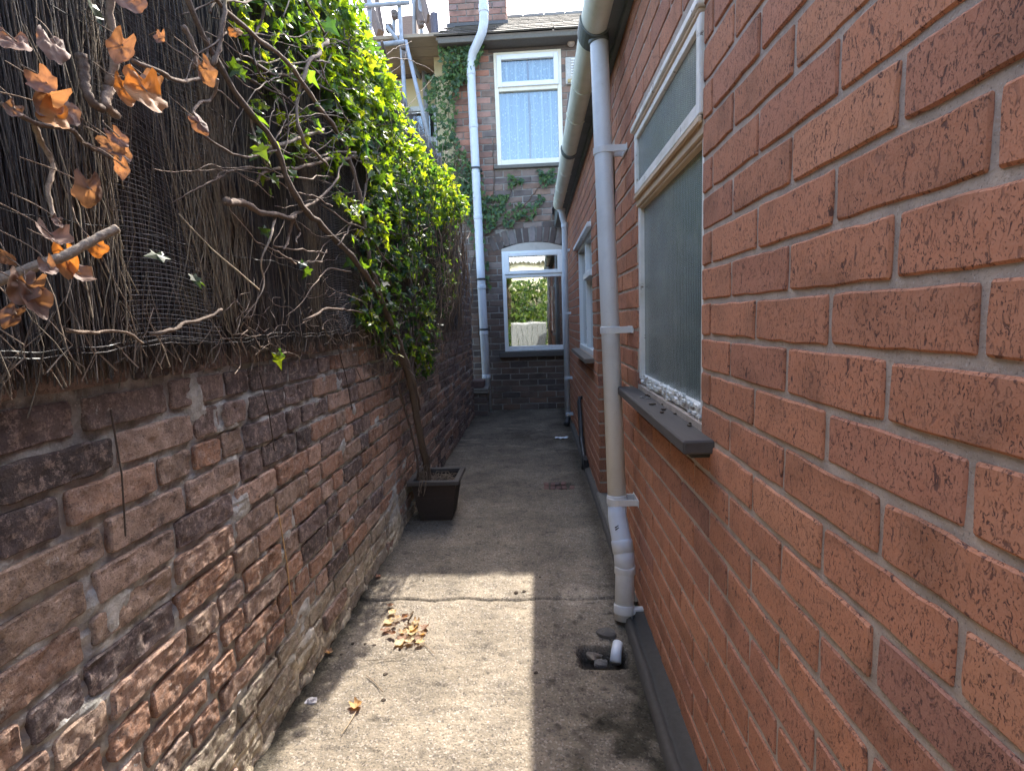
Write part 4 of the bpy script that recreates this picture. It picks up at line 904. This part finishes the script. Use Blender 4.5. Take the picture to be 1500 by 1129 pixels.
dl = [(20, 73, 30), (78, 78, 36), (62, 130, 26), (70, 155, 34), (92, 172, 36), (78, 182, 30), (20, 165, 16), (178, 80, 32), (192, 12, 34), (182, 142, 30), (212, 150, 44), (222, 128, 22), (162, 232, 30), (172, 210, 22), (182, 232, 18), (178, 252, 20), (132, 290, 34), (74, 358, 34), (84, 330, 15), (140, 368, 20), (100, 392, 34), (112, 408, 26), (70, 400, 22), (30, 430, 34), (48, 448, 40), (18, 470, 26), (8, 382, 18), (300, 112, 26), (292, 188, 22), (345, 52, 16), (235, 60, 14)]
for i, (x, y, s) in enumerate(dl):
    p = at(x, y-s*.35, 0, rnd.uniform(-.66, -.60)); st.tube(path([p+(.004, 0, 0), p+(rnd.uniform(-.02, 0), rnd.uniform(-.02, .02), .02), p+(-.05, rnd.uniform(-.05, .05), rnd.uniform(.02, .06))], 7, .004, i), .0009, 4, (.26, .19, .14), 0, False); dist = np.linalg.norm(p-CC); q = MB()
    oc = rnd.choice([(.25, .15, .115), (.28, .175, .13), (.22, .14, .11), (.38, .18, .06)])
    T = LV.copy()
    crumpled(q, p, s*1.05*dist/F, oc, i+3)
    q.obj('dead_leaf', M['dead'], iv, True)
st.obj('stem', M['vine'], iv, True)
# ivy on the house wall ------------------------------------------------
wi = thing('ivy', (-.75, 6.58, 1.5), 'shaded dull green ivy climbing behind the tall pale soil pipe on the end house', 'climbing plant')
lf = MB(); st = MB()
def wall_leaves(poly, N, Y=6.585, size=(.03, .052), dk=1, thick=.06, pole=None):
    x0, x1 = min(p[0] for p in poly), max(p[0] for p in poly); y0, y1 = min(p[1] for p in poly), max(p[1] for p in poly)
    xs = rg.uniform(x0, x1, N); ys = rg.uniform(y0, y1, N); n_ = 10*fbm(np.stack([xs*.05, ys*.05, 0*xs], 1), 5); ok = inpoly(xs+n_, ys+n_, poly); xs, ys = xs[ok], ys[ok]
    P = np.array([at(x, y, 1, Y-rnd.random()*thick) for x, y in zip(xs, ys)]); return P
def icols(N): return np.array([(.10, .17, .07), (.08, .14, .07), (.13, .20, .07), (.06, .11, .06)])[rg.integers(0, 4, N)]*rg.uniform(.8, 1.3, (N, 1))
for poly, N, Yy in (([(644, 52), (700, 60), (712, 50), (695, 100), (672, 125), (650, 118)], 900, 6.52), ([(622, 110), (672, 112), (668, 200), (695, 240), (700, 300), (650, 300), (648, 240), (625, 230), (640, 200), (628, 150)], 1300, 6.56),
                    ([(655, 240), (705, 245), (712, 300), (715, 370), (705, 400), (690, 340), (660, 290)], 700, 6.54), ([(704, 290), (745, 285), (750, 300), (725, 330), (706, 342)], 260, 6.585), ([(735, 330), (740, 318), (765, 300), (790, 285), (798, 292), (775, 308), (752, 332)], 260, 6.585),
                    ([(748, 258), (763, 250), (765, 262), (752, 280), (744, 275)], 80, 6.585), ([(788, 246), (812, 244), (810, 262), (800, 276), (790, 270)], 130, 6.585), ([(705, 370), (720, 385), (718, 420), (706, 410)], 50, 6.58)):
    P = wall_leaves(poly, N, Yy); put_leaves(lf, P, rg.uniform(.032, .058, len(P)), (0, -.9, .35), .4, icols(len(P)))
lf.obj('foliage', M['shadeleaf'], wi)
for pts in ([(710, 345), (735, 330), (765, 305), (795, 288)], [(706, 340), (720, 310), (745, 290), (755, 262)], [(765, 305), (790, 275), (800, 255)], [(690, 400), (700, 340), (680, 260), (660, 200), (655, 130), (680, 80)], [(715, 590), (700, 480), (705, 400), (710, 345)], [(722, 300), (724, 270), (723, 235), (721, 205)]):
    P = path([at(x, y, 1, 6.588) for x, y in pts], 22, .02, 3); st.tube(P, np.linspace(.007, .003, len(P)), 5, (.15, .1, .075))
st.obj('stem', M['vine'], wi)

# ================================================================== PLANTER
pt = thing('planter', (-.60, 3.0, 0), 'square dark brown plastic planter standing on the path against the left wall', 'plant pot')
q = MB(); z0, z1 = .004, .235
def frus(mb, a, b, za, zb, inner=None, col=(.05, .038, .034)):
    (ax0, ax1, ay0, ay1), (bx0, bx1, by0, by1) = a, b
    V = [(ax0, ay0, za), (ax1, ay0, za), (ax1, ay1, za), (ax0, ay1, za), (bx0, by0, zb), (bx1, by0, zb), (bx1, by1, zb), (bx0, by1, zb)]
    mb.add(V, [(0, 1, 5, 4), (1, 2, 6, 5), (2, 3, 7, 6), (3, 0, 4, 7), (3, 2, 1, 0)], col)
frus(q, (-.695, -.512, 2.90, 3.085), (-.728, -.474, 2.862, 3.125), z0, z1)
q2 = MB(); frus(q2, (-.715, -.487, 2.877, 3.112), (-.718, -.484, 2.874, 3.115), .14, z1); q2.f = [f_[::-1] for f_ in q2.f]; q.add(q2.v[0], q2.f, (.05, .038, .034))
for k in range(22): q.box(-.69+k*.0085, -.688+k*.0085, 2.893, 2.897, .03, .2, (.05, .038, .034), rot=None)
q.obj('pot', M['tinted'], pt)
q = MB(); o_, i_ = (-.748, -.456, 2.843, 3.145), (-.716, -.486, 2.876, 3.113)
for (a, b, c, d) in ((o_[0], o_[1], o_[2], i_[2]), (o_[0], o_[1], i_[3], o_[3]), (o_[0], i_[0], i_[2], i_[3]), (i_[1], o_[1], i_[2], i_[3])): q.box(a, b, c, d, .222, .246, (.085, .075, .07), bev=.003)
q.obj('rim', M['tinted'], pt)
q = MB(); P = np.array([[(x, y, .195+.014*math.sin(x*61+y*40)+.01*math.sin(x*130-y*90)) for y in np.linspace(2.875, 3.114, 20)] for x in np.linspace(-.717, -.485, 20)]); q.grid(P, (.10, .075, .055), flip=True); q.obj('soil', M['soil'], pt, True)
q = MB()
for k in range(90):
    p = np.array([rnd.uniform(-.70, -.50), rnd.uniform(2.89, 3.09), .205]); a = rnd.uniform(0, 6.28); L = rnd.uniform(.04, .1); d_ = np.array([math.cos(a)*L, math.sin(a)*L, rnd.uniform(0, .03)])
    q.tube([p, p+d_*.5+(0, 0, .015), np.clip(p+d_, (-.712, 2.88, .2), (-.49, 3.108, .3))], [.002, .0018, .001], 4, rnd.choice([(.22, .16, .11), (.3, .23, .16), (.14, .1, .07)]), 0, False)
for k in range(14):
    p = np.array([-.69, 2.95+rnd.uniform(-.08, .08), .22]); q.tube(path([p, p+(rnd.uniform(-.03, .05), -.05, .08), p+(rnd.uniform(-.03, .1), -.1+rnd.uniform(0, .1), .12), p+(rnd.uniform(0, .05), -.1, -.03)], 9, .02, k), .0014, 4, (.2, .15, .11), 0, False)
tag(q.obj('dry_twigs', M['twig'], pt), kind='stuff')

# ================================================================== LITTER ON THE PATH
def fallen(x, y, s, col, label, rotz, up=.01):
    q = MB(); crumpled(q, np.zeros(3), s*1.05, col, int(x*9999) % 997, True)
    o = q.obj('fallen_leaf', M['dead'], None, True); o.location = (x, y, up); return tag(o, label, 'leaf', 'dry leaves lying on the sunlit path')
pile = [(575, 900), (570, 912), (582, 908), (566, 925), (574, 932), (590, 928), (597, 918), (604, 930), (612, 938), (618, 930), (600, 942), (586, 945), (578, 918), (610, 915), (572, 890), (594, 905), (622, 922), (606, 924), (590, 938), (616, 944)]
for i, (x, y) in enumerate(pile):
    p = at(x, y, 2, 0); fallen(p[0], p[1], rnd.uniform(.022, .042), rnd.choice([(.50, .38, .20), (.42, .29, .16), (.55, .45, .29), (.22, .12, .07), (.13, .08, .05)]), 'dry tan leaf in the little heap of curled leaves on the sunlit concrete', rnd.uniform(0, 6.28), rnd.uniform(.003, .012))
for x, y, s, c, l in ((521, 1035, .036, (.5, .3, .12), 'single curled orange leaf at the edge of the dappled shadow'), (481, 957, .028, (.5, .33, .2), 'single tan leaf close to the foot of the left wall'), (554, 845, .022, (.4, .2, .13), 'small reddish leaf at the far corner of the sun patch'), (640, 742, .02, (.2, .14, .1), 'dull dry leaf on the shaded path in front of the planter')):
    p = at(x, y, 2, 0); o = fallen(p[0], p[1], s, c, l, rnd.uniform(0, 6.28), .004); del o['group']
bits = [(565, 987, .010), (535, 943, .008), (548, 945, .01), (517, 942, .007), (562, 1025, .009), (585, 952, .007), (603, 898, .006), (785, 985, .008), (620, 850, .005), (756, 868, .012), (768, 866, .01), (500, 958, .006), (791, 845, .006)]
for i, (x, y, s) in enumerate(bits):
    p = at(x, y, 2, 0); q = MB(); n_ = 9; V = nrm([1, 0, 0]); th_ = rg.uniform(0, 6.28, 26); ph_ = np.arccos(rg.uniform(-1, 1, 26))
    ring_ = []
    for a_ in range(3):
        for b_ in range(7): ring_.append((math.cos(b_/7*6.283)*s*(1, .8, .3)[a_]*rnd.uniform(.6, 1.2), math.sin(b_/7*6.283)*s*(1, .8, .3)[a_]*rnd.uniform(.6, 1.2), s*(0, .45, .7)[a_]*rnd.uniform(.8, 1.1)))
    q.add(ring_, [(a_*7+b_, a_*7+(b_+1) % 7, (a_+1)*7+(b_+1) % 7, (a_+1)*7+b_) for a_ in range(2) for b_ in range(7)]+[tuple(14+b_ for b_ in range(7))], (.07, .05, .035))
    o = q.obj('debris_crumb', M['tinted']); o.location = (p[0], p[1], -.001); tag(o, 'small dark crumb of plant debris on the concrete', 'debris', 'dark crumbs scattered on the path')
def litter_twig(pxs, r_, col, label):
    P = path([at(x, y, 2, .006) for x, y in pxs], 10, .004, 2); P[:, 2] = .006; c = P.mean(0); q = MB(); q.tube(P-c, r_, 5, col); o = q.obj('twig', M['vine']); o.location = c; tag(o, label, 'twig')
litter_twig([(537, 988), (550, 1000), (562, 1013)], .0013, (.3, .22, .15), 'thin dark twig lying alone in the middle of the sun patch')
litter_twig([(522, 1040), (512, 1060), (500, 1075)], .0012, (.5, .38, .25), 'pale leaf stalk trailing from the single orange leaf')
litter_twig([(598, 908), (605, 895)], .003, (.12, .08, .05), 'short thick dark twig sticking out of the leaf heap')
litter_twig([(620, 940), (630, 950), (637, 957)], .0012, (.35, .25, .17), 'thin curved twig at the near edge of the leaf heap')
litter_twig([(535, 967), (560, 965), (590, 962)], .001, (.35, .28, .2), 'very thin straw lying across the path in front of the leaf heap')
# drain hole fittings
q = MB(); c = at(902, 955, 2, 0); q.tube([(c[0]+.012, c[1]+.03, .012), (c[0]+.002, c[1], .004), (c[0]-.006, c[1]-.03, -.016)], [.018, .018, .019], 14); tag(q.obj('pipe_stub', M['newpipe'], None, True), 'short white pipe end lying in the broken hole below the near downpipe', 'pipe')
for i, (x, y, s, cc, l) in enumerate(((868, 958, .022, (.34, .27, .2), 'tan stone wedged in the broken drain hole'), (880, 972, .02, (.15, .14, .13), 'dark lump of concrete in the broken drain hole'), (455, 1027, .018, (.4, .38, .4), 'pale grey stone at the foot of the left wall'), (887, 930, .03, (.12, .11, .1), 'dark mortar lump at the foot of the near downpipe'))):
    p = at(x, y, 2, -.03 if i < 2 else 0); q = MB(); P = np.array([[(math.cos(a)*math.sin(b), math.sin(a)*math.sin(b), math.cos(b)) for b in np.linspace(.01, 3.13, 9)] for a in np.linspace(0, 2*math.pi, 13)])
    pf = P.reshape(-1, 3); pf = np.round(pf*1.7+rnd.random())/1.7*.35+pf*.75; pf *= (1+.35*vnoise(pf*1.6+i*7, i)[:, None]); q.grid((pf*s*(1.15, .8, .6)).reshape(P.shape), cc); o = q.obj('stone', M['tinted']); o.location = (p[0], p[1], p[2]-.003); tag(o, l, 'stone')
q = MB(); ys = np.linspace(0, 1, 8)
P = np.array([[(a*.12-.06+.01*math.sin(b*9), b*.05-.025+.008*math.sin(a*8), .006+.014*abs(math.sin(a*7+b*5))) for b in ys] for a in ys]); q.grid(P, (.75, .8, .86), flip=True); o = q.obj('rag', M['cloth'], None, True); p = at(822, 643, 2, 0); o.location = (p[0], p[1], 0); tag(o, 'crumpled white scrap on the ground beside the far drain', 'rag')
for i in range(9):
    p = np.array([.12+(i % 5-2)*.04+rnd.uniform(-.008, .008), 3.5+(i//5-.5)*.08+rnd.uniform(-.01, .01), -.012]); q = MB(); q.box(-.016, .016, -.03, .03, 0, .016, rnd.choice([(.16, .09, .08), (.2, .11, .09), (.12, .09, .085)]), bev=.004, rot=Matrix.Rotation(rnd.uniform(-.15, .15), 3, 'Z')); o = q.obj('brick_fragment', M['tinted']); o.location = p; tag(o, 'broken brick end set in the worn patch of the path', 'brick', 'brick ends showing through the concrete')

# ================================================================== NEIGHBOUR'S HOUSE AND SCAFFOLD
nh = thing('neighbour_house', (-2.6, 7.6, 0), 'cream rendered neighbouring house with its roof stripped, behind the scaffold', 'house')
q = MB(); nw = [(-1.75, -1.20, 2.7, 3.95)]; facadeY(q, 7.35, -5, -.905, 0, 4.3, nw, .2, 0); q.box(-1.15, -.906, 6.9, 7.348, 0, 4.42)
q.box(-5, -.905, 7.56, 11, 0, .1); nwall = q.obj('wall', mat_plain('cream_render', (.62, .56, .36), .85, .35, (.3, .25, .15), 5, .3), nh)
q = MB(); q.box(-1.75, -1.69, 7.33, 7.4, 2.7, 3.95, bev=.004); q.box(-1.26, -1.20, 7.33, 7.4, 2.7, 3.95, bev=.004); q.box(-1.69, -1.26, 7.33, 7.4, 2.7, 2.76, bev=.004); q.box(-1.69, -1.26, 7.33, 7.4, 3.89, 3.95, bev=.004); q.box(-1.69, -1.26, 7.335, 7.4, 3.5, 3.56, bev=.004); wq = q.obj('window', M['bluepipe'], nh)
q = MB(); q.box(-1.69, -1.26, 7.36, 7.366, 2.76, 3.89); q.obj('pane', M['glass'], wq)
q = MB(); q.box(-1.74, -1.21, 7.56, 7.58, 2.7, 3.95); q.obj('curtain', M['dark'], wq)
q = MB(); p = at(640, 130, 1, 7.25); q.tube([(p[0], 7.28, 1.0), (p[0], 7.28, 4.2)], .035, 10); q.obj('drainpipe', M['darkpipe'], nh, True)
rafter = [((528, -30), (555, 50), 7.4, .05), ((596, -40), (618, 38), 7.6, .05), ((600, -30), (640, 60), 8.0, .045), ((612, -30), (627, 28), 7.3, .03), ((505, -30), (512, 55), 7.6, .06), ((545, -40), (560, 52), 7.9, .045)]
for (a, b, Yy, r_) in rafter:
    A, B = at(*a, 1, Yy), at(*b, 1, Yy-.4); q = MB(); d_ = nrm(B-A); L = np.linalg.norm(B-A); sx_ = nrm(np.cross(d_, [0, 0, 1])); sz_ = np.cross(sx_, d_)
    q.box(-r_/2, r_/2, 0, L, -.06, .06, (.16, .12, .10), rot=np.array([sx_, d_, sz_]).T, loc=A, bev=.004); q.obj('rafter', M['wood'], nh)
q = MB(); q.box(-5, -1.05, 7.3, 7.5, 4.31, 4.42, (.14, .12, .11), bev=.01); q.obj('wall_plate', M['wood'], nh)
q = MB(); p = at(637, 45, 1, 7.4); q.tube([(p[0], 7.4, p[2]-.3), (p[0], 7.4, p[2]+.2)], [.05, .05], 12, (.16, .16, .2)); q.obj('flue', M['tinted'], nh)
q = MB(); p = at(598, 25, 1, 7.7); q.box(p[0]-.12, p[0]+.10, 7.7, 7.9, 4.3, p[2]+.02, (.3, .22, .18), bev=.01); q.obj('party_wall', M['tinted'], nh)
sc = thing('scaffold', (-1.4, 6.5, 0), 'tube and board scaffold standing in front of the neighbouring house', 'scaffold')
def pole(A, B, r_=.024, nm='pole'): q = MB(); q.tube([A, (np.array(A)+np.array(B))/2, B], r_, 12); return q.obj(nm, M['steel'], sc, True)
for px, Yy in ((588, 6.38), (626, 7.2), (618, 7.25)):
    p = at(px, 60 if px != 626 else 180, 1, Yy); zt = 4.3 if px == 626 else 6.2
    pole((p[0], Yy, 3.9 if px == 618 else 0), (p[0], Yy, zt))
pole(at(606, -40, 1, 7.3), at(607, 60, 1, 7.3)); pole(at(540, -40, 1, 6.38), at(543, 80, 1, 6.38)); pole(at(500, 12, 1, 6.34), at(600, 4, 1, 6.34), .024, 'guard_rail'); pole(at(594, 60, 1, 6.34), at(634, 228, 1, 6.34), .022, 'brace'); pole(at(500, 71, 1, 6.33), at(592, 62, 1, 6.33), .024, 'ledger'); pole(at(500, 237, 1, 6.42), at(646, 228, 1, 6.42), .026, 'ledger')
pole(at(566, 38, 1, 6.3), at(600, 82, 1, 6.5), .022, 'transom_tube'); pole(at(577, 15, 1, 6.45), at(577, 60, 1, 6.45), .024, 'pole'); pole((-1.41, 6.38, 4.30), (-1.41, 7.3, 4.28), .022, 'transom_tube')
for k in range(4):
    q = MB(); q.box(-4.2, -.975-rnd.uniform(0, .02), 6.42+k*.228, 6.42+k*.228+.22, 4.335, 4.375, rnd.choice([(.34, .26, .19), (.30, .23, .17), (.38, .30, .22)]), bev=.004); q.obj('board', mat_tint('board_wood', .8, .5, 30, .4, .3, (.15, 1, 1)), sc)
for px, py, Yy in ((592, 68, 6.36), (570, 42, 6.36), (630, 222, 6.4), (617, 35, 7.2), (578, 22, 6.4), (594, 82, 6.36)):
    p = at(px, py, 1, Yy); q = MB(); q.box(-.035, .035, -.04, .04, -.04, .04, loc=p, bev=.01); q.tube([p+(0, -.05, 0), p+(0, .05, 0)], .012, 6); q.obj('coupler', mat_plain('rusty_coupler', (.14, .12, .11), .7, .5, (.2, .1, .05)) if 'rusty_coupler' not in bpy.data.materials else bpy.data.materials['rusty_coupler'], sc)

# ================================================================== BEHIND THE CAMERA (seen in the panes)
bb = thing('cream_building', (0, -4.6, 0), 'cream rendered building with a corrugated roof, reflected in the downstairs window of the end house', 'building')
q = MB(); q.box(-3.5, .95, -4.9, -4.6, 0, 3.0); q.obj('wall', mat_plain('cream_paint', (.72, .68, .48), .8, .2), bb)
q = MB(); P = np.array([[(x, -4.45-t*1.6, 2.98+t*.75+.03*math.sin(x*50)) for t in (0, 1)] for x in np.linspace(-3.6, 1.05, 300)]); q.grid(P); q.grid(P-(0, 0, .02), flip=True); q.obj('corrugated_roof', mat_plain('roof_sheet', (.6, .6, .55), .6, .3), bb)
hd = MB(); N = 9000; P = np.stack([rg.uniform(-3.2, .45, N), rg.uniform(-4.3, -3.6, N), rg.uniform(0, 2.35, N)], 1); P = P[(fbm(P*[3, 3, 3], 5)+.4 > 0) & ~((P[:, 0] > -.75) & (P[:, 2] < .9) & (P[:, 1] > -3.9))]
he = thing('hedge', (-1, -3.9, 0), 'bushy hedge reflected in the downstairs window of the end house', 'hedge')
put_leaves(hd, P, rg.uniform(.06, .11, len(P)), (0, .7, .6), .6, gcols(len(P))); hd.obj('foliage', M['shadeleaf'], he)
for k in range(5): q = MB(); q.tube(path([(-2.8+k*.7, -3.95, 0), (-2.75+k*.7, -3.9, 1.2), (-2.8+k*.7, -4, 2.2)], 8, .05, k), np.linspace(.03, .01, 8), 7, (.15, .11, .08)); q.obj('trunk', M['vine'], he)
gt = thing('garden_gate', (-.1, -3.3, 0), 'pale boarded gate reflected in the downstairs window of the end house', 'gate')
q = MB()
for k in range(7): q.box(-.75+k*.155, -.75+k*.155+.148, -3.32, -3.3, .05, 1.0, (.20, .21, .20), bev=.004)
q.obj('board', M['wood'], gt); q = MB(); q.box(-.75, .33, -3.34, -3.322, .2, .3, (.5, .5, .48)); q.box(-.75, .33, -3.34, -3.322, .95, 1.05, (.5, .5, .48)); q.obj('rail', M['wood'], gt)
